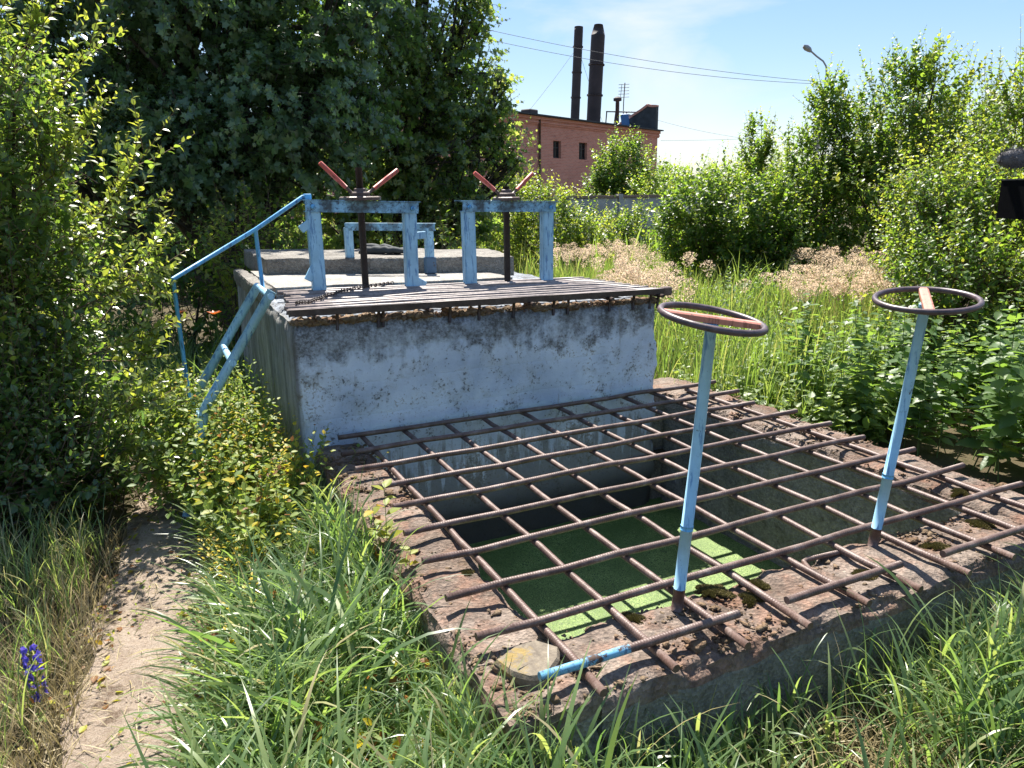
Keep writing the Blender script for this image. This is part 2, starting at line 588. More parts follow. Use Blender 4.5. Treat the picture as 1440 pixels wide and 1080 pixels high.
def old_concrete(name, a, b, moss=0.3, spots=0.5, red=0.0):
    n = NT(name); v = n.obj()
    big = n.noise(v, 3.1, 7, 0.6, 0.4); mid = n.noise(v, 17, 8, 0.7, 0.3); fine = n.noise(v, 95, 5, 0.72)
    c = n.mix(n.ramp(big, [(0.34, 0.0), (0.66, 1.0)]), a, b)
    if red:
        c = n.mix(n.ramp(n.noise(v, 7, 6, 0.65, 0.5), [(0.46, 0.0), (0.62, red)]), c, (0.30, 0.13, 0.075))
    vo = n.n('ShaderNodeTexVoronoi'); vo.inputs['Scale'].default_value = 85; n.l(v, vo.inputs['Vector'])
    peb = n.ramp(vo.outputs['Color'], [(0.15, 0.35), (0.5, 0.8), (0.9, 1.35)])
    c = n.mix(0.45, c, n.mix(1.0, c, peb, 'MULTIPLY'))
    c = n.mix(n.ramp(mid, [(0.52, 0.0), (0.7, spots)]), c, (0.05, 0.038, 0.03))
    c = n.mix(n.ramp(n.math('ADD', n.math('MULTIPLY', big, 0.45), n.math('MULTIPLY', mid, 0.55)), [(0.3, moss), (0.42, 0.0)]), c, (0.055, 0.05, 0.012))
    c = n.mix(n.ramp(fine, [(0.6, 0.0), (0.75, 0.5)]), c, tuple(min(1, x * 1.9) for x in b))
    h = n.math('ADD', n.math('MULTIPLY', mid, 1.0), n.math('ADD', n.math('MULTIPLY', fine, 0.5), n.math('MULTIPLY', vo.outputs['Distance'], 0.5)))
    return n.done(n.pbr(c, 0.92, 0.0, n.bump(h, 0.9, 0.014), 0.2))


def brick_mat():
    n = NT('weathered_red_brick'); v = n.obj()
    sep = n.n('ShaderNodeSeparateXYZ'); n.l(v, sep.inputs[0]); cmb = n.n('ShaderNodeCombineXYZ')
    n.l(n.math('ADD', sep.outputs['X'], sep.outputs['Y']), cmb.inputs['X']); n.l(sep.outputs['Z'], cmb.inputs['Y'])
    b = n.n('ShaderNodeTexBrick')
    b.inputs['Color1'].default_value = (0.60, 0.235, 0.165, 1); b.inputs['Color2'].default_value = (0.48, 0.17, 0.115, 1)
    b.inputs['Mortar'].default_value = (0.52, 0.38, 0.32, 1)
    b.inputs['Scale'].default_value = 1.0; b.inputs['Mortar Size'].default_value = 0.007
    b.inputs['Brick Width'].default_value = 0.26; b.inputs['Row Height'].default_value = 0.077; b.inputs['Bias'].default_value = 0.1
    n.l(cmb.outputs[0], b.inputs['Vector'])
    st = n.noise(n.obj((1.2, 1.2, 12)), 1.0, 8, 0.7, 0.3)
    c = n.mix(n.ramp(st, [(0.56, 0.0), (0.68, 0.7)]), b.outputs['Color'], (0.12, 0.06, 0.06))
    c = n.mix(n.ramp(n.noise(v, 0.55, 6, 0.6), [(0.4, 0.0), (0.7, 0.4)]), c, (0.66, 0.34, 0.26))
    return n.done(n.pbr(c, 0.9, 0.0, n.bump(b.outputs['Fac'], 0.3, 0.01), 0.2))


def soil(name, cols, sc=1.0, chips=0.4):
    n = NT(name); v = n.obj()
    big = n.noise(v, 1.6 * sc, 6, 0.6); mid = n.noise(v, 14 * sc, 8, 0.7, 0.2); fine = n.noise(v, 130 * sc, 5, 0.75)
    c = n.mix(n.ramp(big, [(0.35, 0.0), (0.62, 1.0)]), cols[0], cols[1])
    c = n.mix(n.ramp(mid, [(0.5, 0.0), (0.66, 0.8)]), c, cols[2])
    c = n.mix(n.ramp(fine, [(0.55, 0.0), (0.7, chips)]), c, cols[3])
    return n.done(n.pbr(c, 0.95, 0.0, n.bump(n.math('ADD', mid, n.math('MULTIPLY', fine, 0.6)), 0.8, 0.02), 0.15))


def duckweed_mat():
    n = NT('duckweed_on_water'); v = n.obj()
    vo = n.n('ShaderNodeTexVoronoi'); vo.inputs['Scale'].default_value = 210; n.l(v, vo.inputs['Vector'])
    hue = n.ramp(vo.outputs['Color'], [(0.1, (0.10, 0.18, 0.035)), (0.5, (0.20, 0.30, 0.07)), (0.9, (0.36, 0.43, 0.16))])
    gap = n.ramp(vo.outputs['Distance'], [(0.45, 0.0), (0.75, 1.0)])
    c = n.mix(gap, hue, (0.03, 0.06, 0.012))
    c = n.mix(n.ramp(n.noise(v, 4, 7, 0.65, 0.6), [(0.42, 0.0), (0.62, 0.75)]), c, (0.085, 0.14, 0.03))
    c = n.mix(n.ramp(n.noise(v, 26, 7, 0.7, 0.4), [(0.60, 0.0), (0.66, 0.8)]), c, (0.03, 0.04, 0.015))
    c = n.mix(n.ramp(n.noise(v, 75, 3, 0.6), [(0.70, 0.0), (0.74, 0.8)]), c, (0.45, 0.42, 0.30))
    return n.done(n.pbr(c, 0.55, 0.0, n.bump(n.math('MULTIPLY', vo.outputs['Distance'], -1.0), 0.8, 0.003), 0.4))


MAT = {}
MAT['white'] = whitewash()
MAT['grey_conc'] = old_concrete('grey_weathered_concrete', (0.17, 0.155, 0.14), (0.30, 0.28, 0.25), 0.15, 0.6)
MAT['slab'] = old_concrete('pale_smooth_concrete', (0.30, 0.28, 0.255), (0.42, 0.395, 0.36), 0.05, 0.3)
MAT['ledge'] = old_concrete('crumbling_reddish_concrete', (0.12, 0.085, 0.065), (0.26, 0.21, 0.175), 0.5, 0.8, 0.32)
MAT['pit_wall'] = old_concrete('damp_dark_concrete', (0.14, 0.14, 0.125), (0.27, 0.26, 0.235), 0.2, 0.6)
MAT['rubble'] = old_concrete('mossy_rubble', (0.14, 0.09, 0.05), (0.24, 0.18, 0.12), 0.5, 0.4, 0.3)
MAT['rebar'] = rust_bar('rusty_ribbed_bar', 0.010, 0.85)
MAT['rust'] = rust_bar('rust', 0.0, 0.75)
MAT['dark_rust'] = rust_bar('dark_oily_rust', 0.0, 0.35)
MAT['thread'] = rust_bar('threaded_dark_steel', 0.012, 0.12, 0.6)
MAT['deckbar'] = plain('dusty_worn_steel', (0.21, 0.17, 0.155), 0.45, 0.0, 0.45, 26, 0.5)
MAT['blue'] = paint_mat('faded_sky_blue_paint', (0.27, 0.48, 0.63), dark=(0.06, 0.17, 0.36), chip=0.62)
MAT['blue_grimy'] = paint_mat('grimy_sky_blue_paint', (0.21, 0.43, 0.60), chip=0.58, streak=False, grime=0.9)
MAT['blue_deep'] = paint_mat('deep_blue_paint', (0.10, 0.36, 0.64), chip=0.63)
MAT['blue_bar'] = paint_mat('blue_painted_bar', (0.13, 0.35, 0.52), chip=0.50)
MAT['boot'] = paint_mat('dark_blue_paint', (0.05, 0.11, 0.19), dark=None, chip=0.6)
MAT['red'] = paint_mat('chipped_red_paint', (0.48, 0.075, 0.05), dark=(0.16, 0.05, 0.04), chip=0.6)
MAT['pink'] = paint_mat('sun_faded_red_paint', (0.50, 0.20, 0.14), dark=(0.28, 0.10, 0.07), chip=0.62)
MAT['wheel'] = plain('dark_purple_brown_paint', (0.075, 0.05, 0.055), 0.42, 0.0, 0.5, 40, 0.25)
MAT['brick'] = brick_mat()
MAT['stack'] = plain('sooty_brown_steel', (0.04, 0.026, 0.026), 0.75, 0.0, 0.4, 1.2, 0.2)
MAT['tar'] = plain('dark_roofing_felt', (0.035, 0.04, 0.045), 0.85, 0.0, 0.4, 3, 0.3)
MAT['blackhole'] = plain('dark_window_glass', (0.012, 0.013, 0.015), 0.25, 0.0, 0.3, 5, 0.05)
MAT['wood_dark'] = plain('dark_window_frame', (0.03, 0.028, 0.026), 0.7)
MAT['panel_blue'] = plain('blue_sheet', (0.06, 0.19, 0.45), 0.5)
MAT['steel'] = plain('grey_galvanised_steel', (0.30, 0.31, 0.32), 0.5, 0.4, 0.2, 3, 0.1)
MAT['pole'] = plain('weathered_grey_pole', (0.30, 0.29, 0.28), 0.85)
MAT['fence'] = plain('grey_fence_concrete', (0.36, 0.35, 0.36), 0.9, 0.0, 0.25, 3, 0.3)
MAT['cap'] = plain('brown_fence_cap', (0.22, 0.15, 0.12), 0.9)
MAT['wire'] = plain('dark_wire', (0.10, 0.10, 0.11), 0.6)
MAT['bark'] = plain('dark_bark', (0.055, 0.045, 0.036), 0.95, 0.0, 0.5, 14, 1.0)
MAT['twig'] = plain('brown_twig', (0.12, 0.075, 0.045), 0.85, 0.0, 0.4, 40, 0.3)
MAT['greenstem'] = plain('green_stem', (0.10, 0.15, 0.04), 0.6, 0.0, 0.3, 40, 0.1)
MAT['ground'] = soil('dry_soil', [(0.06, 0.048, 0.028), (0.10, 0.078, 0.045), (0.045, 0.045, 0.02), (0.17, 0.14, 0.09)])
def path_mat():
    n = NT('dusty_trodden_path'); v = n.obj()
    big = n.noise(v, 2.2, 6, 0.6, 0.3); mid = n.noise(v, 11, 9, 0.72, 0.5); fine = n.noise(v, 70, 8, 0.8); gr = n.noise(v, 260, 4, 0.8)
    c = n.mix(n.ramp(mid, [(0.36, 0.0), (0.62, 1.0)]), (0.38, 0.29, 0.22), (0.53, 0.43, 0.345))
    c = n.mix(n.ramp(n.math('ADD', n.math('MULTIPLY', big, 0.5), n.math('MULTIPLY', mid, 0.5)), [(0.515, 0.0), (0.57, 0.85)]), c, (0.15, 0.10, 0.065))
    c = n.mix(n.ramp(fine, [(0.54, 0.0), (0.62, 0.75)]), c, (0.17, 0.115, 0.08))
    c = n.mix(n.ramp(gr, [(0.56, 0.0), (0.64, 0.7)]), c, (0.66, 0.58, 0.52))
    c = n.mix(n.ramp(gr, [(0.36, 0.6), (0.44, 0.0)]), c, (0.14, 0.10, 0.075))
    h = n.math('ADD', n.math('MULTIPLY', mid, 1.2), n.math('ADD', n.math('MULTIPLY', fine, 0.8), n.math('MULTIPLY', gr, 0.5)))
    return n.done(n.pbr(c, 0.96, 0.0, n.bump(h, 1.0, 0.02), 0.12))


MAT['path'] = path_mat()
MAT['water'] = duckweed_mat()
MAT['black_plastic'] = plain('black_plastic', (0.003, 0.003, 0.004), 0.6, 0.0, 0.2, 60, 0.1, 0.04)
MAT['hood_top'] = plain('worn_grey_plastic', (0.16, 0.16, 0.19), 0.3, 0.0, 0.2, 60, 0.05)
MAT['fur'] = plain('grey_fur', (0.10, 0.095, 0.10), 0.9)
MAT['stone'] = old_concrete('flat_grey_stone', (0.22, 0.20, 0.16), (0.30, 0.27, 0.21), 0.1, 0.3)
MAT['lichen'] = None

G = lambda r_, g, b: (r_, g, b)
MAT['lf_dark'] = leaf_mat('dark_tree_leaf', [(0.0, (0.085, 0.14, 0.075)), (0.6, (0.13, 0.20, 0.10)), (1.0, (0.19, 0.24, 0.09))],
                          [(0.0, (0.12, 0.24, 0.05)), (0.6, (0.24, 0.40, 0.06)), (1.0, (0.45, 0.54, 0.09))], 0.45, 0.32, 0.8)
MAT['lf_edge'] = leaf_mat('sunlit_tree_leaf', [(0.0, (0.07, 0.12, 0.05)), (0.6, (0.11, 0.17, 0.06)), (1.0, (0.20, 0.23, 0.08))],  # lit copy of the tree leaf, sun glow put into its translucent colours
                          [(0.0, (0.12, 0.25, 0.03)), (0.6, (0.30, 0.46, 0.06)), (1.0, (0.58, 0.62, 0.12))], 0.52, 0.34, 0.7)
MAT['lf_mid'] = leaf_mat('bush_leaf', [(0.0, (0.04, 0.085, 0.02)), (0.5, (0.075, 0.14, 0.028)), (0.85, (0.12, 0.18, 0.032)), (1.0, (0.24, 0.23, 0.035))],
                         [(0.0, (0.14, 0.28, 0.025)), (0.5, (0.30, 0.46, 0.04)), (1.0, (0.58, 0.60, 0.06))], 0.5, 0.40)
MAT['lf_light'] = leaf_mat('privet_leaf', [(0.0, (0.055, 0.10, 0.04)), (0.45, (0.09, 0.15, 0.045)), (0.8, (0.16, 0.21, 0.045)), (1.0, (0.26, 0.28, 0.05))],
                           [(0.0, (0.13, 0.25, 0.03)), (0.5, (0.28, 0.43, 0.05)), (1.0, (0.58, 0.62, 0.07))], 0.45, 0.28, 0.75)
MAT['lf_weed'] = leaf_mat('yellowing_weed_leaf', [(0.0, (0.06, 0.12, 0.03)), (0.6, (0.14, 0.21, 0.04)), (0.88, (0.26, 0.28, 0.035)), (0.955, (0.48, 0.36, 0.015)), (1.0, (0.20, 0.09, 0.03))],
                          [(0.0, (0.18, 0.33, 0.04)), (0.6, (0.38, 0.52, 0.06)), (0.955, (0.60, 0.46, 0.015)), (1.0, (0.34, 0.16, 0.05))], 0.42, 0.5, 0.3)
MAT['lf_nettle'] = leaf_mat('nettle_leaf', [(0.0, (0.05, 0.095, 0.038)), (0.6, (0.085, 0.145, 0.048)), (1.0, (0.15, 0.21, 0.06))],
                            [(0.0, (0.16, 0.30, 0.04)), (0.6, (0.30, 0.47, 0.06)), (1.0, (0.46, 0.56, 0.08))], 0.42, 0.45, 0.4)
MAT['grass'] = leaf_mat('green_grass_blade', [(0.0, (0.07, 0.12, 0.05)), (0.5, (0.13, 0.20, 0.075)), (0.85, (0.22, 0.27, 0.11)), (1.0, (0.42, 0.36, 0.20))],
                        [(0.0, (0.16, 0.30, 0.06)), (0.5, (0.34, 0.50, 0.09)), (0.85, (0.50, 0.58, 0.13)), (1.0, (0.50, 0.43, 0.2))], 0.42, 0.36, 0.55)
MAT['field'] = leaf_mat('field_grass_blade', [(0.0, (0.09, 0.15, 0.035)), (0.6, (0.16, 0.23, 0.05)), (1.0, (0.34, 0.34, 0.12))],
                        [(0.0, (0.22, 0.37, 0.05)), (0.6, (0.36, 0.50, 0.075)), (1.0, (0.55, 0.52, 0.14))], 0.42, 0.42)
MAT['dry'] = leaf_mat('dry_grass_blade', [(0.0, (0.16, 0.12, 0.05)), (0.5, (0.30, 0.23, 0.11)), (1.0, (0.46, 0.38, 0.22))],
                      [(0.0, (0.2, 0.16, 0.06)), (1.0, (0.45, 0.38, 0.2))], 0.3, 0.6)
MAT['plume'] = leaf_mat('beige_reed_plume', [(0.0, (0.52, 0.39, 0.28)), (1.0, (0.72, 0.57, 0.44))], [(0.0, (0.62, 0.46, 0.31)), (1.0, (0.78, 0.62, 0.46))], 0.5, 0.7)
MAT['petal_blue'] = leaf_mat('violet_blue_petal', [(0.0, (0.06, 0.05, 0.36)), (1.0, (0.16, 0.12, 0.60))], [(0.0, (0.12, 0.1, 0.6)), (1.0, (0.2, 0.15, 0.7))], 0.35)
MAT['petal_orange'] = leaf_mat('orange_petal', [(0.0, (0.55, 0.09, 0.015)), (1.0, (0.70, 0.16, 0.03))], [(0.0, (0.7, 0.15, 0.02)), (1.0, (0.8, 0.2, 0.03))], 0.35)
MAT['moss'] = leaf_mat('moss', [(0.0, (0.07, 0.05, 0.02)), (0.6, (0.13, 0.10, 0.03)), (1.0, (0.20, 0.16, 0.05))], [(0.0, (0.05, 0.05, 0.01)), (1.0, (0.1, 0.1, 0.02))], 0.2, 0.9)


# ================================================================== GROUND, PATH, WATER
def axis(lo, hi, fine_lo, fine_hi, step, extra):
    a = list(np.arange(fine_lo, fine_hi, step)) + list(extra)
    x = fine_hi; d = step
    while x < hi: a.append(x); d *= 1.35; x += d
    a.append(hi)
    x = fine_lo; d = step
    while x > lo: d *= 1.35; x -= d; a.append(max(x, lo))
    return np.unique(np.round(a, 4))


def ground_h(W):
    """height of the ground at world points (n,2+)"""
    P = np.stack([W[..., 0], W[..., 1], np.zeros(W.shape[:-1])], -1)
    return 0.05 * vnoise(P * 0.45, 3) + 0.02 * vnoise(P * 1.7, 5)


gx = axis(-900, 900, -5, 9, 0.2, [-0.13, 2.31]); gy = axis(-900, 900, -3.4, 9, 0.2, [-2.28, 0.05])
X, Y = np.meshgrid(gx, gy)
W = l2w(np.stack([X, Y, np.zeros_like(X)], -1))
W[..., 2] = ground_h(W)
nx = len(gx)
faces = []
for j in range(len(gy) - 1):
    for i in range(nx - 1):
        cx, cy = (gx[i] + gx[i + 1]) / 2, (gy[j] + gy[j + 1]) / 2
        if -0.13 < cx < 2.31 and -2.28 < cy < 0.05:
            continue
        faces.append((j * nx + i, j * nx + i + 1, (j + 1) * nx + i + 1, (j + 1) * nx + i))
me = bpy.data.meshes.new('ground')
me.from_pydata(W.reshape(-1, 3).tolist(), [], faces)
me.polygons.foreach_set('use_smooth', [True] * len(faces))
ground = tag(link('ground', me, MAT['ground']), 'dry brown soil under the weeds and grass', kind='structure')

PATH = np.array([(-0.75, 0.2, .30), (-0.98, 1.3, .26), (-1.24, 2.05, .22), (-1.48, 2.75, .25), (-1.76, 3.45, .20), (-2.14, 4.35, .14), (-2.26, 4.65, .07)])
mb = MB()
n_ = 90
tt = np.linspace(0, len(PATH) - 1, n_)
pc = np.stack([np.interp(tt, range(len(PATH)), PATH[:, k]) for k in range(3)], 1)
tg = nrm(np.gradient(pc[:, :2], axis=0)); sdv = np.stack([tg[:, 1], -tg[:, 0]], 1)
rows = []
for k in range(13):
    q = k / 6 - 1
    wd = pc[:, 2] * (1 + 0.28 * vnoise(np.stack([tt * 2.1, np.full(n_, 3.3 + (q > 0) * 9), np.zeros(n_)], 1), 4))
    xy = pc[:, :2] + sdv * (q * wd)[:, None]
    P3 = np.concatenate([xy, np.zeros((n_, 1))], 1)
    z = ground_h(P3) + 0.016 * (1 - abs(q) ** 3) + 0.008 * fbm(P3 * 9, 8, 3) * (1 - abs(q) ** 4) + 0.002
    rows.append(np.concatenate([xy, z[:, None]], 1))
V = np.stack(rows, 1)
f = [(i * 13 + k, i * 13 + k + 1, (i + 1) * 13 + k + 1, (i + 1) * 13 + k) for i in range(n_ - 1) for k in range(12)]
mb.add(V.reshape(-1, 3), f, smooth=True)
me = mb.mesh('path')
tag(link('path', me, MAT['path']), 'narrow dusty trodden path between the weeds', kind='structure')

mb = MB()
mb.add([(-0.1, -2.2, 0), (2.25, -2.2, 0), (2.25, 0.2, 0), (-0.1, 0.2, 0)], [(0, 1, 2, 3)])
me = mb.mesh('pond_water')
tag(link('water', me, MAT['water'], None, l2w(np.array([0, 0, -0.39])), ANG), 'still water covered with bright green duckweed at the bottom of the pit', kind='structure')


# ================================================================== CONCRETE WORKS
def rough_box(mb, x0, x1, y0, y1, z0, z1, res=0.03, amp=0.012, er=0.03, erw=0.05, seed=0, m=0, warp=None, faces='xXyYzZ', hole=None, ef=4.3):
    lo = np.array([x0, y0, z0]); hi = np.array([x1, y1, z1])

    def disp(P):
        d = np.minimum(P - lo, hi - P)                           # distance to the faces per axis
        nn = np.stack([fbm(P * 6.0, seed + 1, 4), fbm(P * 6.0, seed + 2, 4), fbm(P * 6.0, seed + 3, 4)], -1)
        out = P + amp * nn
        near = np.exp(-(np.maximum(d, 0) / erw) ** 2)            # 1 at a face
        s = np.sort(d, axis=-1)
        edge = np.exp(-(np.maximum(s[..., 1], 0) / erw) ** 2)    # 1 at an edge
        k = er * (0.25 + np.clip(0.55 + 0.9 * fbm(P * ef, seed + 7, 5), 0, 1.6))
        sgn = np.where((P - lo) < (hi - P), 1.0, -1.0)
        out = out + sgn * near * (edge * k)[..., None] * 0.7
        return out

    for ax in range(3):
        for sg, ch in ((0, 'xyz'[ax]), (1, 'XYZ'[ax])):
            if ch not in faces: continue
            a, b = [k for k in range(3) if k != ax]
            na_ = max(2, int((hi[a] - lo[a]) / res) + 1); nb_ = max(2, int((hi[b] - lo[b]) / res) + 1)
            A, B_ = np.meshgrid(np.linspace(lo[a], hi[a], na_), np.linspace(lo[b], hi[b], nb_), indexing='ij')
            P = np.empty(A.shape + (3,)); P[..., a] = A; P[..., b] = B_; P[..., ax] = hi[ax] if sg else lo[ax]
            Q = P.copy()
            P = disp(P)
            if warp is not None: P = warp(P)
            flip = (sg == 1) ^ (ax == 1)
            ff = []
            for i in range(na_ - 1):
                for j in range(nb_ - 1):
                    if hole and ch == 'Z' and hole[0] < Q[i, j, 0] < hole[1] and hole[2] < Q[i, j, 1] < hole[3]: continue
                    q = (i * nb_ + j, (i + 1) * nb_ + j, (i + 1) * nb_ + j + 1, i * nb_ + j + 1)
                    ff.append(q if flip else q[::-1])
            mb.add(P.reshape(-1, 3), ff, m, smooth=True)


# --- raised chamber
ch = Works('concrete_chamber', 'raised whitewashed concrete chamber with black mould along its crumbling top edge', 'concrete chamber', (0, 0.12, 0))


def ch_warp(P):
    P = P.copy()
    t = np.clip((P[..., 2] - 0.2) / 0.8, 0, 1)
    P[..., 2] -= t * 0.020 * (P[..., 0] + 0.3)
    return P


mb = MB()
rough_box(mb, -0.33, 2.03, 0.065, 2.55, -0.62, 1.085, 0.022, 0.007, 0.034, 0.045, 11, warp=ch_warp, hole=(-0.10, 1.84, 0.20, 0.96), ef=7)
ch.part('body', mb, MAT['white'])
mb = MB()
hv = [(-0.125, 0.165), (1.87, 0.165), (1.87, 0.99), (-0.125, 0.99)]
mb.add([(x, y, 0.3) for x, y in hv] + [(x, y, 1.075 - 0.02 * (x + .3)) for x, y in hv], [(0, 1, 2, 3)] + [(i, 4 + i, 4 + (i + 1) % 4, (i + 1) % 4) for i in range(4)])
ch.part('hollow', mb, MAT['pit_wall'])
mb = MB()
rough_box(mb, -0.25, 1.42, 1.02, 2.2, 1.06, 1.145, 0.02, 0.003, 0.006, 0.014, 21, warp=lambda P: ch_warp(P) + np.array([0, 0, .016]))
ch.part('floor_slab', mb, MAT['slab'])
mb = MB()
rough_box(mb, -0.345, -0.255, 1.0, 2.5, 1.05, 1.16, 0.018, 0.006, 0.012, 0.018, 25, ef=9)
ch.part('side_kerb', mb, MAT['grey_conc'])


_oct = np.array([(1, 0.1, 0), (0.2, 1, 0.1), (-0.9, 0.15, 0.1), (0, -1, 0), (0.7, -0.7, 0.15), (0.1, 0.2, 0.75), (0, 0.1, -0.6), (-0.5, 0.75, -0.1), (-0.6, -0.6, 0.3), (0.6, 0.6, 0.35)])
from mathutils.geometry import convex_hull_2d
import bmesh


def _hull(pts):
    bm = bmesh.new()
    for p in pts: bm.verts.new(p)
    r_ = bmesh.ops.convex_hull(bm, input=bm.verts)
    bmesh.ops.triangulate(bm, faces=bm.faces)
    bm.verts.index_update(); bm.normal_update()
    v = np.array([q.co[:] for q in bm.verts]); f = np.array([[q.index for q in fc.verts] for fc in bm.faces]); bm.free()
    return v, f


STONES = [_hull((_oct + np.random.default_rng(k).normal(0, 0.22, _oct.shape)).tolist()) for k in range(6)]


def gravel(P, size, base=(0, 0, 0), name='rubble', flat=0.75):
    """irregular angular stones and clods, one mesh"""
    tri = Tri(); P = np.asarray(P, float); size = np.asarray(size, float)
    k = rng.integers(0, 6, len(P))
    for q in range(6):
        m_ = k == q; n_ = int(m_.sum())
        if not n_: continue
        a = rng.uniform(0, 6.28, n_)
        D = np.stack([np.cos(a), np.sin(a), rng.normal(0, 0.25, n_)], 1)
        N = np.stack([rng.normal(0, 0.3, n_), rng.normal(0, 0.3, n_), np.ones(n_)], 1)
        tv, tf = STONES[q]
        tri.leaves(P[m_], D, N, size[m_], (tv * np.array([1, 1, flat]), tf), rng.random(n_), 0, rng.uniform(0.6, 1.3, n_))
    return tri.mesh(name, base)


n_ = 2600
uu = rng.uniform(-0.31, 2.0, n_); ww = 0.068 + np.abs(rng.normal(0, 0.04, n_))
P = np.stack([uu, ww, 1.072 - 0.020 * (uu + 0.3) + rng.uniform(-0.012, 0.010, n_)], 1)
me = gravel(P, 0.004 + rng.exponential(0.007, n_).clip(0, 0.026) * (0.6 + 0.8 * (vnoise(P * 4, 4) > -0.1)), (0, 0.12, 0))
tag(link('rubble', me, MAT['rubble'], ch.o), kind='stuff')

# --- deck of close-set bars over the chamber
def zdeck(u): return 1.122 - 0.018 * (u + 0.3)


dk = Works('bar_deck', 'close-set deck of rusty ribbed bars lying across the top of the raised chamber', 'metal grate', (0.85, 0.5, 1.06))
nb = 11
for k in range(nb):
    wv = 0.055 + 0.040 * min(k, 1) + max(0, k - 1) * 0.0895  # second bar added close to the first, to block sun through the front gap
    u0, u1 = -0.345 + 0.012 * rng.normal() + 0.012 * k, 2.03 + 0.008 * rng.normal() - 0.01 * k
    mb = MB()
    pts = [(u, wv + 0.004 * rng.normal(), zdeck(u) + 0.016 + 0.0025 * rng.normal()) for u in np.linspace(u0, u1, 9)]
    mb.tube(pts, 0.0138, 8)
    dk.part('bar', mb, MAT['deckbar'])
for u in (-0.2, 0.42, 1.05, 1.6, 1.98):
    mb = MB(); mb.tube([(u, -0.02, zdeck(u) - 0.013), (u, 0.5, zdeck(u) - 0.013), (u, 0.98, zdeck(u) - 0.013)], 0.012, 6)
    dk.part('support_bar', mb, MAT['dark_rust'])
mb = MB(); mb.prism([(0, 0), (0.006, 0), (0.006, 0.034), (0, 0.034)], (-0.34, 0.026, zdeck(-.34) - 0.006), (2.05, 0.026, zdeck(2.05) - 0.006), (0, 1, 0))
dk.part('edge_strip', mb, MAT['dark_rust'])
mb = MB(); mb.box((2.05, 0.05, zdeck(2.05) + 0.008), (0.07, 0.05, 0.055), bev=0.006)
dk.part('end_block', mb, MAT['rust'])
for u in (-0.09, 0.135, 0.16, 0.55, 0.73, 0.95, 1.22, 1.32, 1.62, 1.80, 1.93, 1.99):
    mb = MB(); mb.tube([(u, 0.055, 1.02 - 0.02 * u), (u + 0.004, 0.050, zdeck(u) - 0.008)], 0.009, 6)
    dk.part('stud', mb, MAT['dark_rust'])

# --- heavy slab at the back
A, B_, Cc, D_ = (np.array(q) for q in ((-1.787, 5.567), (0.034, 5.90), (-0.19, 6.75), (-2.32, 6.62)))


def blk_warp(P):
    s = (P[..., 0:1]) / 1.85; t = P[..., 1:2] / 1.0
    xy = (1 - s) * (1 - t) * A + s * (1 - t) * B_ + s * t * Cc + (1 - s) * t * D_
    z = P[..., 2] + 1.125 - 0.032 * s[..., 0]
    return np.concatenate([xy, z[..., None]], -1) - np.array([-1.0, 6.2, 1.12])


mb = MB()
rough_box(mb, 0, 1.85, 0, 1.0, 0, 0.150, 0.0185, 0.006, 0.010, 0.016, 41, warp=blk_warp, ef=9)
o = link('concrete_slab', mb.mesh('concrete_slab'), MAT['grey_conc'], None, (-1.0, 6.2, 1.12))
tag(o, 'thick grey concrete slab lying at the back of the raised chamber', 'concrete slab')

mb = MB()
n_ = 34
for k in range(2):
    pts = [(-1.22 + 0.42 * t + 0.02 * k, 6.12 - 0.12 * t + 0.05 * k, 1.268 + 0.03 * math.sin(t * 2.6 + k) * (1 - t * 0.5) + 0.012 * k) for t in np.linspace(0, 1, 12)]
    rad = [0.012 + 0.026 * math.sin(math.pi * (0.1 + 0.8 * t)) * (1 - 0.45 * t) for t in np.linspace(0, 1, 12)]
    mb.tube(np.array(pts) + rng.normal(0, 0.006, (12, 3)) - np.array([-1.0, 6.05, 1.27]), rad, 7)
tag(link('felt_roll', mb.mesh('felt_roll'), MAT['tar'], None, (-1.0, 6.05, 1.27)), 'crumpled black roofing felt lying on the grey slab behind the gate stand', 'roofing felt')

# --- pit
pt = Works('concrete_pit', 'sunken concrete pit with a broad crumbling reddish rim holding green water', 'concrete pit', (1.1, -1.1, 0))
for (nm, x0, x1, y0, y1, sd, fc) in (('side_wall', -0.27, 0.02, -2.42, 0.10, 51, 'xXyYzZ'), ('side_wall', 2.12, 2.47, -2.42, 0.14, 57, 'xXyYzZ'), ('front_wall', 0.0, 2.14, -2.43, -2.085, 61, 'xXyYzZ'), ('back_wall', 2.0, 2.47, 0.12, 0.5, 67, 'xXyYzZ')):
    mb = MB()
    rough_box(mb, x0, x1, y0, y1, -0.62, 0.39, 0.0145, 0.012, 0.030, 0.035, sd, ef=11)
    # the sides facing the water are damp and dark: a second coat of concrete
    me_o = pt.part(nm, mb, [MAT['ledge'], MAT['pit_wall']])
    me = me_o.data
    cen = np.empty(len(me.polygons) * 3, np.float32); me.polygons.foreach_get('center', cen)
    nr = np.empty(len(me.polygons) * 3, np.float32); me.polygons.foreach_get('normal', nr)
    cen = cen.reshape(-1, 3) + np.array([1.1, -1.1, 0]); nr = nr.reshape(-1, 3)
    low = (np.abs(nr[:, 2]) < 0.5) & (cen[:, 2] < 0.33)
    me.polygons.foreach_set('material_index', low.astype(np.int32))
n_ = 9000
side = rng.choice(3, n_, p=[0.34, 0.24, 0.42])
P = np.zeros((n_, 3))
P[:, 0] = np.where(side == 0, rng.uniform(-0.25, 0.01, n_), np.where(side == 1, rng.uniform(2.13, 2.46, n_), rng.uniform(-0.25, 2.44, n_)))
P[:, 1] = np.where(side == 2, rng.uniform(-2.41, -2.10, n_), rng.uniform(-2.4, 0.0, n_))
P[:, 2] = 0.388 + 0.006 * fbm(P * 9, 3, 2) + rng.uniform(-0.006, 0.004, n_)
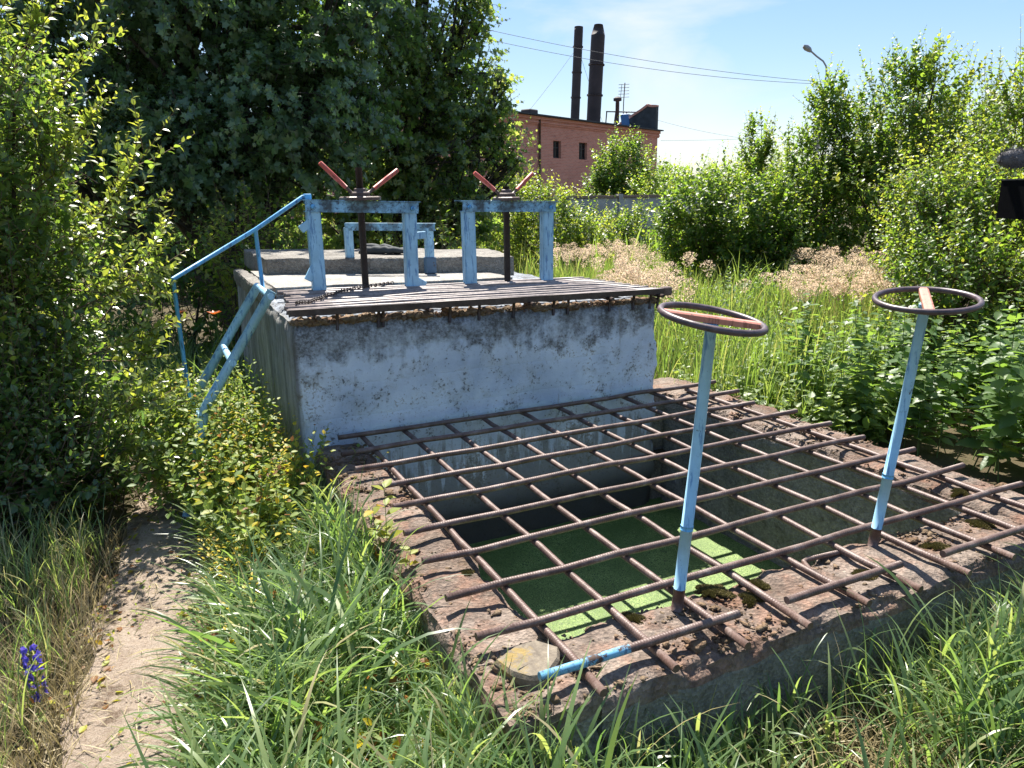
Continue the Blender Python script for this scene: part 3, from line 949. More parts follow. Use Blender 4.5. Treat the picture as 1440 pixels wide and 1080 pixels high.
g = vnoise(P * np.array([5, 5, 1]), 77) + 0.6 * vnoise(P * np.array([14, 14, 1]), 78) + rng.normal(0, 0.3, n_)
P = P[g > 0.0]; g = g[g > 0.0]
me = gravel(P, 0.003 + rng.exponential(0.0045, len(P)).clip(0, 0.022) * (0.6 + 0.7 * (g > 0.7)), (1.1, -1.1, 0))
tag(link('rubble', me, MAT['rubble'], pt.o), kind='stuff')

# moss cushions on the rim: dense tiny upright leaves
tri = Tri()
tmp = (np.array([(-.35, 0, 0), (.35, 0, 0), (0, 1, 0)]), np.array([(0, 1, 2)]))
for (cu, cw, cr_) in ((0.62, -2.13, 0.07), (0.80, -2.16, 0.055), (0.73, -2.22, 0.05), (0.30, -2.14, 0.05), (1.95, -2.2, 0.06), (2.2, -1.95, 0.06), (2.28, -1.2, 0.07), (2.3, -0.7, 0.06), (1.2, -2.28, 0.05), (1.62, -2.25, 0.05), (-0.05, -1.2, 0.04), (-0.06, -1.62, 0.035), (2.25, -1.6, 0.06)):
    k = int(5200 * cr_ / 0.06)
    a = rng.uniform(0, 6.28, k); r_ = cr_ * np.sqrt(rng.uniform(0, 1, k)) * (0.7 + 0.75 * vnoise(np.stack([np.cos(a) * 2.2 + cu * 9, np.sin(a) * 2.2, np.zeros(k)], 1), 5))
    p = np.stack([cu + r_ * np.cos(a), cw + r_ * np.sin(a), 0.380 + 0.26 * cr_ * np.clip(1 - (r_ / cr_) ** 2, 0, 1)], 1)
    d = nrm(np.stack([np.cos(a) * r_ / cr_, np.sin(a) * r_ / cr_, np.full(k, 0.8)], 1) + rng.normal(0, 0.35, (k, 3)))
    tri.leaves(p, d, rng.normal(0, 1, (k, 3)), rng.uniform(0.006, 0.012, k), tmp, rng.uniform(0, 1, k))
me = tri.mesh('moss')
co = np.empty(len(me.vertices) * 3, np.float32); me.vertices.foreach_get('co', co); co = co.reshape(-1, 3) - np.array([1.1, -1.1, 0], np.float32); me.vertices.foreach_set('co', co.ravel()); me.update()
o = link('moss', me, MAT['moss'], pt.o); o['kind'] = 'stuff'

st = Works('flat_stone', 'flat grey stone with a yellow lichen patch on the near corner of the pit rim', 'stone', (-0.11, -2.22, 0.395))
mb = MB()
out = [(-0.205, -2.175), (-0.12, -2.135), (-0.045, -2.135), (0.0, -2.2), (-0.03, -2.25), (-0.105, -2.31), (-0.15, -2.295), (-0.185, -2.25)]
k = len(out)
top = [(x, y, 0.416 + 0.003 * math.sin(9 * x + 5 * y)) for x, y in out]; bot = [(x * 0.96 - 0.004, y * 1.0 - 0.003, 0.386) for x, y in out]
mid = [(x * 1.0, y, 0.408) for x, y in out]
inn = [(-0.11 + (x + 0.11) * 0.9, -2.22 + (y + 2.22) * 0.9, 0.4195) for x, y in out]
mb.add(bot + mid + inn, [(i, (i + 1) % k, k + (i + 1) % k, k + i) for i in range(k)] + [(k + i, k + (i + 1) % k, 2 * k + (i + 1) % k, 2 * k + i) for i in range(k)] + [[2 * k + i for i in range(k)]])
n = NT('lichened_stone'); v = n.obj()
c = n.mix(n.ramp(n.noise(v, 40, 6, 0.7), [(0.35, 0.0), (0.65, 1.0)]), (0.115, 0.095, 0.075), (0.22, 0.185, 0.14))
sp = n.n('ShaderNodeVectorMath', operation='DISTANCE'); n.l(v, sp.inputs[0]); sp.inputs[1].default_value = (-0.045, 0.03, 0.02)
lm = n.math('SUBTRACT', n.math('ADD', n.noise(v, 30, 6, 0.7), 0.10), n.math('MULTIPLY', sp.outputs['Value'], 3.2))
c = n.mix(n.ramp(lm, [(0.42, 0.0), (0.56, 0.7)]), c, (0.25, 0.17, 0.04))
MAT['lichen'] = n.done(n.pbr(c, 0.9, 0.0, n.bump(n.noise(v, 90, 6, 0.7), 0.6, 0.006), 0.2))
st.part('stone_body', mb, MAT['lichen'])

# --- grate over the pit
gr = Works('pit_grate', 'open square grate of thick rusty bars laid over the pit', 'metal grate', (1.1, -1.1, ZG - 0.03))
Z1, Z0 = ZG + 0.0125, ZG - 0.0125
across = [(-0.14, 2.46, 0.0), (-0.185, 2.43, -0.262), (-0.18, 2.32, -0.52), (-0.172, 2.40, -0.785), (-0.152, 2.395, -1.04), (-0.189, 2.35, -1.3), (-0.203, 2.40, -1.56), (-0.217, 2.39, -1.825), (-0.218, 2.40, -2.083), (-0.138, 0.56, -2.332), (0.752, 1.285, -2.342), (1.485, 2.42, -2.36)]
for k, (a, b, wv) in enumerate(across):
    mb = MB()
    L_ = np.linspace(a, b, 13)
    q_ = min(1.0, (b - a) / 2.0) ** 2
    pts = [(u, wv + 0.003 * q_ * rng.normal(), Z1 + 0.002 * q_ * rng.normal()) for u in L_]
    if k == 9:
        mb.tube(pts, 0.0138, 10)
        o = gr.part('across_bar', mb, [MAT['rebar'], MAT['blue_bar']], label='front bar with blue paint on its near end')
        cc = np.empty(len(o.data.polygons) * 3, np.float32); o.data.polygons.foreach_get('center', cc)
        o.data.polygons.foreach_set('material_index', (cc.reshape(-1, 3)[:, 0] + 1.1 < 0.18).astype(np.int32))
    else:
        mb.tube(pts, 0.0134, 10)
        gr.part('across_bar', mb, MAT['rebar'])
starts = [0.055, 0.09, 0.11, 0.115, 0.13, 0.13, 0.10, 0.12, 0.09, 0.02]
for j in range(10):
    u = 0.247 * j + 0.004 * rng.normal()
    mb = MB()
    end = -2.44 - 0.03 * rng.random()
    pts = [(u + 0.003 * rng.normal(), wv, Z0 + 0.002 * rng.normal()) for wv in np.linspace(starts[j], end, 13)]
    mb.tube(pts, 0.0130, 10)
    gr.part('lengthwise_bar', mb, MAT['rebar'])
mb = MB(); mb.tube([(1.03, -2.20, 0.392), (1.055, -2.125, 0.405), (1.08, -2.118, 0.405), (1.24, -2.128, 0.402)], 0.010, 8)
tag(link('bent_bar', mb.mesh('bent_bar'), MAT['rebar'], None, (ORG[0], ORG[1], 0), ANG), 'short bent ribbed rod lying on the near rim of the pit', 'metal rod')


# --- gate stands
def channel(mb, p0, p1, xax, wd, dp, th=0.006, m=0):
    h = wd / 2
    mb.prism([(-h, 0), (h, 0), (h, -dp), (h - th, -dp), (h - th, -th), (-h + th, -th), (-h + th, -dp), (-h, -dp)], p0, p1, xax, m)


def gate_stand(name, label, u0, u1, wv, zb0, zb1, zt0, zt1, usc, zsc, tipL, tipR, plateR=0.135, lugs=True, grime='blue_grimy'):
    um = (u0 + u1) / 2
    t = Works(name, label, 'gate lift', (um, wv, min(zb0, zb1)), 'hand gate lifts on the chamber')
    for (u, zb, zt, s) in ((u0, zb0, zt0, -1), (u1, zb1, zt1, 1)):
        mb = MB()
        # prism y axis = t x x ; for an upright bar with x along +u the flanges run away from the viewer
        channel(mb, (u, wv - 0.035, zb - 0.004), (u + 0.004 * s, wv - 0.035, zt - 0.062), (1, 0, 0), 0.082, -0.055)
        o = t.part('post', mb, MAT['blue'])
        mb = MB(); mb.box((u, wv, zb + 0.002), (0.12, 0.11, 0.010))
        t.part('foot_plate', mb, MAT['blue_deep'], o)
    mb = MB()
    e = 0.055
    channel(mb, (u0 - e, wv - 0.050, (zt0 - 0.034)), (u1 + e, wv - 0.050, (zt1 - 0.034)), (0, 0, 1), 0.068, 0.062)
    b = t.part('cross_beam', mb, MAT[grime])
    mb = MB(); mb.prism([(-0.058, 0.0), (0.075, 0.0), (0.075, 0.006), (-0.058, 0.006)], (u0 - e - 0.012, wv, zt0 + 0.001), (u1 + e + 0.012, wv, zt1 + 0.001), (0, 1, 0))
    t.part('top_plate', mb, MAT['blue_grimy'], b)
    for (u, zt, s) in ((u0, zt0, -1), (u1, zt1, 1)):
        mb = MB(); mb.lathe((u + 0.012 * s, wv - 0.058, zt - 0.036), [(0.014, 0), (0.014, 0.010), (0.008, 0.016)], 8, ax=[(1, 0, 0), (0, 0, 1), (0, -1, 0)])
        t.part('bolt', mb, MAT['blue_deep'], b)
    zm = zt0 + (zt1 - zt0) * (usc - u0) / (u1 - u0)
    mb = MB(); mb.lathe((usc, wv, zm + 0.008), [(plateR, 0), (plateR, 0.018), (plateR - 0.01, 0.024)], 8)
    t.part('bearing_plate', mb, MAT['rust'])
    mb = MB(); mb.lathe((usc, wv, zm + 0.032), [(0.062, 0), (0.062, 0.020), (0.056, 0.026), (0.04, 0.028), (0.036, 0.046), (0.03, 0.05)], 20)
    nut = t.part('lifting_nut', mb, MAT['rust'])
    mb = MB(); mb.tube([(usc - 0.012, wv, 0.62), (usc, wv, 1.1), (usc, wv, zsc)], 0.0225, 12)
    t.part('screw', mb, MAT['thread'])
    for (tu, tz, s, lab) in ((tipL[0], tipL[1], -1, None), (tipR[0], tipR[1], 1, None)):
        p0 = np.array([usc + 0.045 * s, wv, zm + 0.046]); p1 = np.array([tu, wv + 0.03 * s, tz])
        d = p1 - p0
        mb = MB()
        mb.tube([p0, p0 + d * 0.24], 0.0105, 8, m=0)
        mb.tube([p0 + d * 0.22, p0 + d * 0.6, p0 + d * 0.985, p1], [0.0135, 0.015, 0.0145, 0.010], 10, m=1)
        t.part('handle', mb, [MAT['rust'], MAT['red']])
    if lugs:
        for (u, z, a, du) in ((u0 - 0.055, zb0 + 0.42, 0.6, 0.07), (u0 - 0.045, zb0 + 0.13, 1.05, 0.085), (u1 + 0.065, zb1 + 0.35, 0.05, 0.07), (u1 + 0.05, zb1 + 0.045, -0.55, 0.08)):
            ca, sa = math.cos(a), math.sin(a)
            mb = MB(); mb.box((u, wv - 0.02, z), (du * 1.15, 0.028, 0.048), ax=[(ca, 0, sa), (0, 1, 0), (-sa, 0, ca)], bev=0.004)
            t.part('welded_lug', mb, MAT['blue'])
    return t


gate_stand('gate_lift', 'blue gate lift with red handles and welded lugs, next to the sloping handrail', 0.0, 0.61, 0.90, 1.118, 1.106, 1.69, 1.665, 0.30, 1.885, (0.055, 1.912), (0.565, 1.872))
gate_stand('gate_lift', 'blue gate lift with a shorter screw, the one nearer the brick building', 1.03, 1.625, 0.90, 1.098, 1.088, 1.668, 1.652, 1.318, 1.762, (1.07, 1.852), (1.54, 1.85), 0.10, False)

# low empty frame on the floor slab
lf = Works('low_frame', 'low empty blue frame with dark boots standing before the thick concrete slab', 'metal frame', (0.70, 1.75, 1.14))
fp = w2l(np.array([(-1.2, 5.735, 1.15), (-0.595, 5.70, 1.14)]))
for q, tz in ((fp[0], 1.512), (fp[1], 1.502)):
    mb = MB(); channel(mb, (q[0], q[1], 1.25), (q[0], q[1], tz - 0.03), (1, 0, 0), 0.058, -0.05)
    lf.part('post', mb, MAT['blue'])
    mb = MB(); mb.box((q[0], q[1] + 0.02, 1.2), (0.075, 0.075, 0.12), bev=0.004)
    lf.part('boot', mb, MAT['boot'])
mb = MB(); d = nrm(fp[1] - fp[0]); a = fp[0] - d * 0.035; b = fp[1] + d * 0.035
channel(mb, (a[0], a[1] - 0.012, 1.49), (b[0], b[1] - 0.012, 1.48), (0, 0, 1), 0.055, 0.055)
lf.part('cross_beam', mb, MAT['blue_grimy'])

# squiggle of small dark links laid across the bars
mb = MB()
cp = [(0.50, 0.95), (0.35, 0.86), (0.16, 0.72), (0.06, 0.60), (-0.05, 0.45), (-0.13, 0.32), (-0.2, 0.22), (-0.27, 0.2)]
tt = np.linspace(0, len(cp) - 1, 62)
cu = np.interp(tt, range(len(cp)), [c[0] for c in cp]); cw = np.interp(tt, range(len(cp)), [c[1] for c in cp]) + 0.008 * np.sin(tt * 5)
for k in range(61):
    a = np.array([cu[k], cw[k], zdeck(cu[k]) + 0.043]); b = np.array([cu[k + 1], cw[k + 1], zdeck(cu[k + 1]) + 0.043])
    d = nrm(b - a); s = np.cross(d, [0, 0, 1]); s = s if k % 2 else np.array([0, 0, 1.0])
    c0 = (a + b) / 2; h = np.linalg.norm(b - a) * 0.68
    th = np.arange(8) * math.pi / 4
    mb.tube([c0 + d * h * math.cos(t) + s * 0.0085 * math.sin(t) for t in th], 0.0034, 5, closed=True)
tag(link('squiggle', mb.mesh('squiggle'), MAT['dark_rust'], None, (ORG[0], ORG[1], 0), ANG), 'thin dark squiggle of small links across the bar deck', 'squiggle')

# ladder on the left side
ld = Works('steel_ladder', 'short sloping blue pipe ladder against the left side of the raised chamber', 'ladder', (-1.0, 0.53, 0))
for (wv, pt0) in ((0.28, (-0.375, 1.225)), (0.775, (-0.385, 1.20))):
    sl = (-0.37, -0.52)
    k = (pt0[1] - 0.0) / 0.52
    mb = MB(); mb.tube([(pt0[0] - 0.56, wv, 0.0), (pt0[0] - 0.40, wv, pt0[1] - 0.60), (pt0[0], wv, pt0[1])], 0.026, 12)
    ld.part('stringer', mb, MAT['blue'])
for z in (1.20, 0.86, 0.53, 0.2):
    u = -0.38 - ((1.21 - z) * 0.40 / 0.60 if z > 0.61 else 0.40 + (0.61 - z) * 0.16 / 0.61)
    mb = MB(); mb.tube([(u, 0.25, z), (u, 0.80, z)], 0.019, 10)
    ld.part('rung', mb, MAT['blue'] if z < 1 else MAT['blue'])

# handrail
hr = Works('handrail', 'thin sloping blue handrail bar running from the gate lift down beside the ladder', 'handrail', (-0.83, 0.95, 0))
for nm, pts in (('rail', [(-0.022, 0.925, 1.712), (-0.05, 0.925, 1.712), (-0.345, 0.93, 1.525), (-0.833, 0.95, 1.254)]), ('rail_post', [(-0.833, 0.95, 1.262), (-0.828, 0.95, 0.72), (-0.815, 0.95, 0.0)]), ('rail_post', [(-0.347, 0.93, 1.525), (-0.335, 0.93, 1.15)])):
    mb = MB(); mb.tube(pts, 0.0125, 8)
    hr.part(nm, mb, MAT['blue_deep'])
mb = MB(); mb.box((-0.022, 0.93, 1.70), (0.04, 0.05, 0.06), bev=0.004); hr.part('bracket', mb, MAT['blue_deep'])


# --- valve hand wheels
def valve(name, label, base, top, nrm_w, R_, spoke_az, spoke_mat, base_z):
    b = np.array(base); t = np.array(top); d = t - b
    root = thing(name, label, 'valve wheel', b, 0, 'valve wheels over the pit')
    def part(nm, mb, mats, lab=None):
        o = link(nm, mb.mesh(nm), mats, root)
        if lab: o['label'] = lab
        return o
    mb = MB(); mb.tube([d * 0.075, d * 0.30], 0.0188, 14); part('lower_pipe', mb, MAT['blue'])
    mb = MB(); mb.tube([d * 0.295, d * 0.31], 0.0205, 14); part('pipe_joint', mb, MAT['blue_deep'])
    mb = MB(); mb.tube([d * 0.30, d * 0.6 + np.array([0.002, 0, 0]), d * 0.985], [0.0188, 0.0178, 0.0176], 14); part('pipe', mb, MAT['blue'])
    mb = MB(); mb.tube([np.zeros(3), d * 0.08], 0.0192, 14); part('rusty_foot', mb, MAT['rust'])
    nn = nrm(np.array(nrm_w, float))
    ax = nrm(np.cross(nn, [0, 1.0, 0])); ay = np.cross(nn, ax)
    if ax[0] < 0: ax, ay = -ax, -ay
    th = np.arange(56) * 2 * math.pi / 56
    ring = d + R_ * (np.cos(th)[:, None] * ax + np.sin(th)[:, None] * ay)
    mb = MB(); mb.tube(ring, 0.0102, 12, closed=True); part('rim', mb, MAT['wheel'])
    s = math.cos(spoke_az) * ax + math.sin(spoke_az) * ay; p = np.cross(nn, s)
    mb = MB(); mb.prism([(-0.016, -0.012), (0.016, -0.012), (0.016, 0.004), (0.010, 0.008), (-0.010, 0.008), (-0.016, 0.004)], d - s * (R_ - 0.006) , d + s * (R_ - 0.006), p)
    part('spoke', mb, spoke_mat)
    mb = MB(); mb.lathe(d - nn * 0.024, [(0.02, -0.01), (0.023, 0.0), (0.023, 0.010)], 16, ax=[ax, np.cross(nn, ax), nn]); part('hub', mb, MAT['blue'])
    return root


valve('valve_wheel', 'dark hand wheel on a slightly leaning blue pipe, nearer the raised chamber', (0.528, 2.20, 0.395), (0.594, 2.205, 1.352), (0.165, -0.075, 1.0), 0.153, 0.06, MAT['pink'], 0)
valve('valve_wheel', 'dark hand wheel on a strongly leaning blue pipe, on the far right of the pit', (1.372, 2.64, 0.390), (1.466, 2.645, 1.334), (-0.055, -0.10, 1.0), 0.166, 1.15, MAT['pink'], 0)

# ================================================================== BUILDING, CHIMNEYS, FENCE, LAMP, WIRES
# local frame of the building: x along the front wall from its far right corner, y backwards, z up
BO = np.array([9.614, 51.08, 0.0]); BA = math.atan2(-0.8029, -0.5961)
bx = np.array([-0.5961, -0.8029, 0]); by = np.array([-0.8029, 0.5961, 0])


def bw(x, y, z): return BO + bx * x + by * y + np.array([0, 0, z])


bl = thing('brick_building', 'old red brick boiler house with two small dark windows, seen beyond the bushes', 'building', BO, BA)
# with this rotation local +y points to (0.80,-0.60): the rear of the house is local -y


def bpart(name, mb, mats, parent=None):
    return link(name, mb.mesh(name), mats, parent or bl)


WL = 24.0
mb = MB()
wins = [(11.47, 12.23, 3.45, 4.32), (8.80, 9.66, 3.45, 4.34)]
xs = sorted([0, WL] + [a for q in wins for a in q[:2]])
# front wall with real openings
def wall_panel(mb, x0, x1, z0, z1):
    mb.add([(x0, 0, z0), (x1, 0, z0), (x1, 0, z1), (x0, 0, z1)], [(0, 1, 2, 3)])
edges = [0.0, 8.80, 9.66, 11.47, 12.23, WL]
for i in range(5):
    a, b = edges[i], edges[i + 1]
    if i in (1, 3):
        z0, z1 = (3.45, 4.34) if i == 1 else (3.45, 4.32)
        wall_panel(mb, a, b, -0.3, z0); wall_panel(mb, a, b, z1, 5.02)
        for (p, q) in (((a, 0, z0), (b, 0, z0)), ((b, 0, z1), (a, 0, z1))):
            mb.add([p, q, (q[0], -0.25, q[2]), (p[0], -0.25, p[2])], [(0, 1, 2, 3)])
        for x in (a, b):
            mb.add([(x, 0, z0), (x, 0, z1), (x, -0.25, z1), (x, -0.25, z0)], [(0, 1, 2, 3)])
    else:
        wall_panel(mb, a, b, -0.3, 5.02)
# end walls and rear
mb.add([(0, 0, -0.3), (0, 0, 5.02), (0, -11, 5.02), (0, -11, -0.3)], [(0, 1, 2, 3)])
mb.add([(WL, 0, -0.3), (WL, 0, 5.02), (WL, -11, 5.02), (WL, -11, -0.3)], [(0, 3, 2, 1)])
mb.add([(0, -11, -0.3), (0, -11, 5.02), (WL, -11, 5.02), (WL, -11, -0.3)], [(0, 1, 2, 3)])
bpart('brick_wall', mb, MAT['brick'])
for k, (z0, z1, out) in enumerate(((5.02, 5.10, 0.05), (5.10, 5.18, 0.10), (5.18, 5.26, 0.06), (5.26, 5.42, 0.14))):
    mb = MB(); mb.box((WL / 2 - 0.05, out / 2 - 0.1, (z0 + z1) / 2), (WL + 0.2, out + 0.2, z1 - z0 - 0.004))
    bpart('cornice_course', mb, MAT['brick'])
mb = MB(); mb.box((WL / 2, -5.6, 5.46), (WL + 0.3, 11.9, 0.07)); bpart('roof', mb, MAT['tar'])
mb = MB()
prof = [(0.0, 5.50), (0.0, 6.92), (-0.35, 6.95), (-0.6, 7.02), (-1.0, 6.78), (-2.6, 5.98), (-3.6, 5.50)]
v = [(0.0, y, z) for y, z in prof] + [(0.35, y, z) for y, z in prof]
k = len(prof)
mb.add(v, [list(range(k)), [k + i for i in range(k)][::-1]] + [(i, (i + 1) % k, k + (i + 1) % k, k + i) for i in range(k)])
pw_ = bpart('gable_parapet', mb, MAT['tar'])
mb = MB()
for i in range(1, 6):
    a, b = np.array(prof[i]), np.array(prof[(i + 1) % k]) if i < 5 else np.array(prof[6])
    mb.prism([(-0.03, -0.05), (0.40, -0.05), (0.40, 0.09), (-0.03, 0.09)], (0, a[0], a[1]), (0, b[0], b[1]), (1, 0, 0))
bpart('parapet_coping', mb, MAT['brick'], pw_)
mb = MB(); mb.tube([(13.6, 0.09, 5.3), (13.6, 0.09, -0.2)], 0.06, 8); bpart('downpipe', mb, MAT['rust'])
for (a, b, z0, z1) in wins:
    mb = MB(); mb.box(((a + b) / 2, -0.2, (z0 + z1) / 2), (b - a, 0.02, z1 - z0)); wn = bpart('window', mb, MAT['blackhole'])
    mb = MB()
    for x in (a + 0.03, b - 0.03, (a + b) / 2): mb.box((x, -0.17, (z0 + z1) / 2), (0.05, 0.04, z1 - z0 - 0.01))
    for z in (z0 + 0.03, z1 - 0.03, z0 + (z1 - z0) * 0.62): mb.box(((a + b) / 2, -0.165, z), (b - a - 0.01, 0.04, 0.045))
    bpart('window_frame', mb, MAT['wood_dark'], wn)
mb = MB(); mb.box((12.95, -1.0, 5.66), (0.75, 0.6, 0.42), bev=0.04); bpart('roof_vent', mb, MAT['stack'])
mb = MB(); mb.box((0.50, -2.1, 6.12), (0.08, 0.55, 1.0), ax=[(0.9, 0, -0.35), (0, 1, 0), (0.35, 0, 0.9)]); bpart('blue_sheet', mb, MAT['panel_blue'])


def stack(name, label, base, top, r0, r1, cone, ring):
    b = np.array(base); t = np.array(top); d = t - b
    root = thing(name, label, 'chimney', b, 0, None)
    mb = MB(); mb.tube([d * 0.0, d * 0.5, d * (1 - cone)], [r0, r0 * 1.0, r0 * 0.98], 20, cap=False); link('shaft', mb.mesh('shaft'), MAT['stack'], root)
    mb = MB(); mb.tube([d * (1 - cone), d], [r0 * 0.98, r1], 20); link('tapered_top', mb.mesh('tapered_top'), MAT['stack'], root)
    for q in ring:
        mb = MB(); mb.tube([d * q, d * (q + 0.012)], r0 * 1.16, 20); link('collar', mb.mesh('collar'), MAT['stack'], root)
    mb = MB(); mb.tube([d * 0.0 + [0, 0, -.02], d * 0.03], r0 * 1.1, 20); link('base_ring', mb.mesh('base_ring'), MAT['steel'], root)
    return root


stack('chimney_stack', 'slim dark steel chimney on the brick building roof', (4.04, 48.61, 5.5), (4.28, 48.93, 11.27), 0.27, 0.26, 0.03, (0.80, 0.3, 0.55))
stack('chimney_stack', 'thick dark steel chimney with a tapered top on the brick building roof', (5.36, 50.38, 5.5), (5.66, 50.68, 11.72), 0.44, 0.27, 0.10, (0.33, 0.62))

vp = thing('vent_pipe', 'dark capped vent pipe with a bracket on the brick building roof', 'vent pipe', (7.23, 52.91, 5.5))
mb = MB(); mb.tube([(0, 0, 0), (0, 0, 1.9)], 0.13, 10); link('pipe', mb.mesh('pipe'), MAT['stack'], vp)
mb = MB(); mb.lathe((0, 0, 1.85), [(0.12, 0), (0.12, 0.12), (0.27, 0.16), (0.27, 0.32), (0.12, 0.42)], 14); link('cap', mb.mesh('cap'), MAT['stack'], vp)
mb = MB()
for a, b in (((-0.75, 0, 1.35), (1.3, 0, 1.28)), ((-0.7, 0, 1.36), (-0.78, 0, 0.2)), ((1.28, 0, 1.29), (1.3, 0, 0.9)), ((0.7, 0, 0), (0.62, 0, 1.3)), ((-0.25, 0.1, 0), (-0.1, 0, 1.3))):
    mb.tube([a, b], 0.045, 6)
link('bracket', mb.mesh('bracket'), MAT['wire'], vp)
at = thing('roof_antenna', 'thin television antenna above the brick building roof', 'antenna', (7.7, 53.5, 5.5))
mb = MB(); mb.tube([(0, 0, 0), (0.02, 0, 2), (0.08, 0, 3.2)], 0.035, 6); link('mast', mb.mesh('mast'), MAT['wire'], at)
mb = MB()
for z in (2.3, 2.5, 2.7, 2.9, 3.1): mb.tube([(-0.32, 0.1, z), (0.36, -0.1, z)], 0.018, 5)
mb.tube([(-0.2, 0, 2.25), (-0.12, 0, 3.1)], 0.018, 5)
link('element', mb.mesh('element'), MAT['wire'], at)
dsh = thing('satellite_dish', 'small grey satellite dish on the brick building roof', 'dish', (8.0, 53.4, 5.9))
mb = MB(); mb.lathe((0, 0, 0.45), [(0.06, 0), (0.25, 0.05), (0.36, 0.14), (0.35, 0.15), (0.2, 0.08)], 16, ax=[(1, 0, 0), (0, 0.5, 0.85), (0.2, -0.85, 0.5)]); link('reflector', mb.mesh('reflector'), MAT['steel'], dsh)
mb = MB(); mb.tube([(0, 0, -0.4), (0, 0, 0.5)], 0.05, 6); link('bracket', mb.mesh('bracket'), MAT['wire'], dsh)

# concrete fence behind the meadow
fn = thing('concrete_fence', 'grey concrete fence with a brown cap glimpsed between the far bushes', 'fence', (4.0, 20.6, 0))
fd = nrm(np.array([1.0, 0.42, 0])); fa = math.atan2(fd[1], fd[0])
for k in range(-1, 2):
    c = fd * (k * 2.5)
    ax = [(math.cos(fa), math.sin(fa), 0), (-math.sin(fa), math.cos(fa), 0), (0, 0, 1)]
    mb = MB(); mb.box(c + np.array([0, 0, 0.76]), (2.38, 0.10, 1.6), ax=ax, bev=0.015); p = link('panel', mb.mesh('panel'), MAT['fence'], fn)
    mb = MB(); mb.box(c + np.array([0, 0, 1.59]), (2.38, 0.18, 0.06), ax=ax); link('cap', mb.mesh('cap'), MAT['cap'], p)
    mb = MB(); mb.box(c + fd * 1.25 + np.array([0, 0, 0.8]), (0.12, 0.18, 1.7), ax=ax); link('post', mb.mesh('post'), MAT['fence'], fn)

# street lamp
lp = thing('street_lamp', 'grey street lamp with a curved arm rising above the right hedge', 'street lamp', (12.75, 33.0, 0))
mb = MB(); mb.tube([(0, 0, 0), (0.25, 0, 5.6)], [0.13, 0.09], 10); link('pole', mb.mesh('pole'), MAT['pole'], lp)
mb = MB(); mb.tube([(0.22, 0, 5.0), (0.29, 0, 6.3), (0.26, 0, 6.55), (0.12, 0, 6.75), (-0.15, 0, 6.93), (-0.42, 0, 7.14)], 0.035, 8); link('arm', mb.mesh('arm'), MAT['steel'], lp)
mb = MB(); mb.tube([(-0.40, 0, 7.12), (-0.48, 0, 7.19), (-0.62, 0, 7.28), (-0.74, 0, 7.33)], [0.05, 0.10, 0.12, 0.06], 10); link('lamp_head', mb.mesh('lamp_head'), MAT['steel'], lp)


def wire(label, a, b, sag, r=0.009, name='overhead_wire'):
    a = np.array(a); b = np.array(b)
    t = np.linspace(0, 1, 24)
    p = a + (b - a) * t[:, None]; p[:, 2] -= sag * 4 * t * (1 - t)
    mb = MB(); mb.tube(p - a, r, 5)
    tag(link(name, mb.mesh(name), MAT['wire'], None, a), label, 'wire')


wire('upper overhead wire crossing the sky behind the chimneys', (-4.2, 30.0, 8.35), (12.98, 33.0, 5.95), 0.35)
wire('lower of the two overhead wires running to the street lamp pole', (-4.2, 30.4, 8.1), (12.98, 33.05, 5.88), 0.45)
wire('overhead wire leaving the upper left treetop at the top of the frame', (-4.0, 26.0, 7.9), (9.0, 26.0, 10.6), 0.15, 0.012)
wire('drooping wire from the vent pipe bracket towards the right hedge', (8.5, 52.9, 6.7), (16.5, 46.0, 4.3), 0.3)
wire('level wire from the right corner of the brick building', (9.8, 51.0, 4.85), (17.0, 50.0, 4.9), 0.05)
wire('guy wire sloping down left from the slim chimney', (4.2, 48.85, 10.15), (0.6, 45.6, 5.6), 0.1, 0.010, 'guy_wire')
wire('guy wire sloping down right from the slim chimney', (4.22, 48.85, 10.15), (6.6, 53.6, 5.6), 0.1, 0.010, 'guy_wire')

# camcorder on a tripod at the right edge
vc = thing('video_camera', 'black video camera with a furry microphone entering at the right edge of the frame', 'video camera', (1.592, 1.8, 1.60))
def vpart(nm, mb, m, parent=None): return link(nm, mb.mesh(nm), m, parent or vc)
mb = MB()
hx0, hx1 = -0.42, -0.335
q0 = [(hx0, -0.055, 0.045), (hx0, 0.055, 0.045), (hx0, 0.055, 0.135), (hx0, -0.055, 0.135)]
q1 = [(hx1, -0.04, 0.05), (hx1, 0.04, 0.05), (hx1, 0.04, 0.125), (hx1, -0.04, 0.125)]
mb.add(q0 + q1, [(0, 1, 5, 4), (1, 2, 6, 5), (3, 0, 4, 7), (0, 3, 2, 1), (4, 5, 6, 7)])
hd = vpart('lens_hood', mb, MAT['black_plastic'])
mb = MB(); mb.add([(hx0 - .002, -0.055, 0.136), (hx0 - .002, 0.055, 0.136), (hx1, 0.04, 0.127), (hx1, -0.04, 0.127), (hx0, -0.055, 0.133), (hx0, 0.055, 0.133), (hx1, 0.04, 0.123), (hx1, -0.04, 0.123)], [(0, 1, 2, 3), (4, 7, 6, 5), (0, 4, 5, 1), (3, 2, 6, 7), (0, 3, 7, 4), (1, 5, 6, 2)])
vpart('hood_flap', mb, MAT['hood_top'], hd)
mb = MB(); mb.tube([(-0.34, 0, 0.088), (-0.24, 0, 0.088), (-0.235, 0, 0.088), (-0.15, 0, 0.088)], [0.034, 0.036, 0.041, 0.041], 18); vpart('lens', mb, MAT['black_plastic'])
mb = MB(); mb.box((0.0, 0, 0.085), (0.32, 0.11, 0.13), bev=0.018); vpart('body', mb, MAT['black_plastic'])
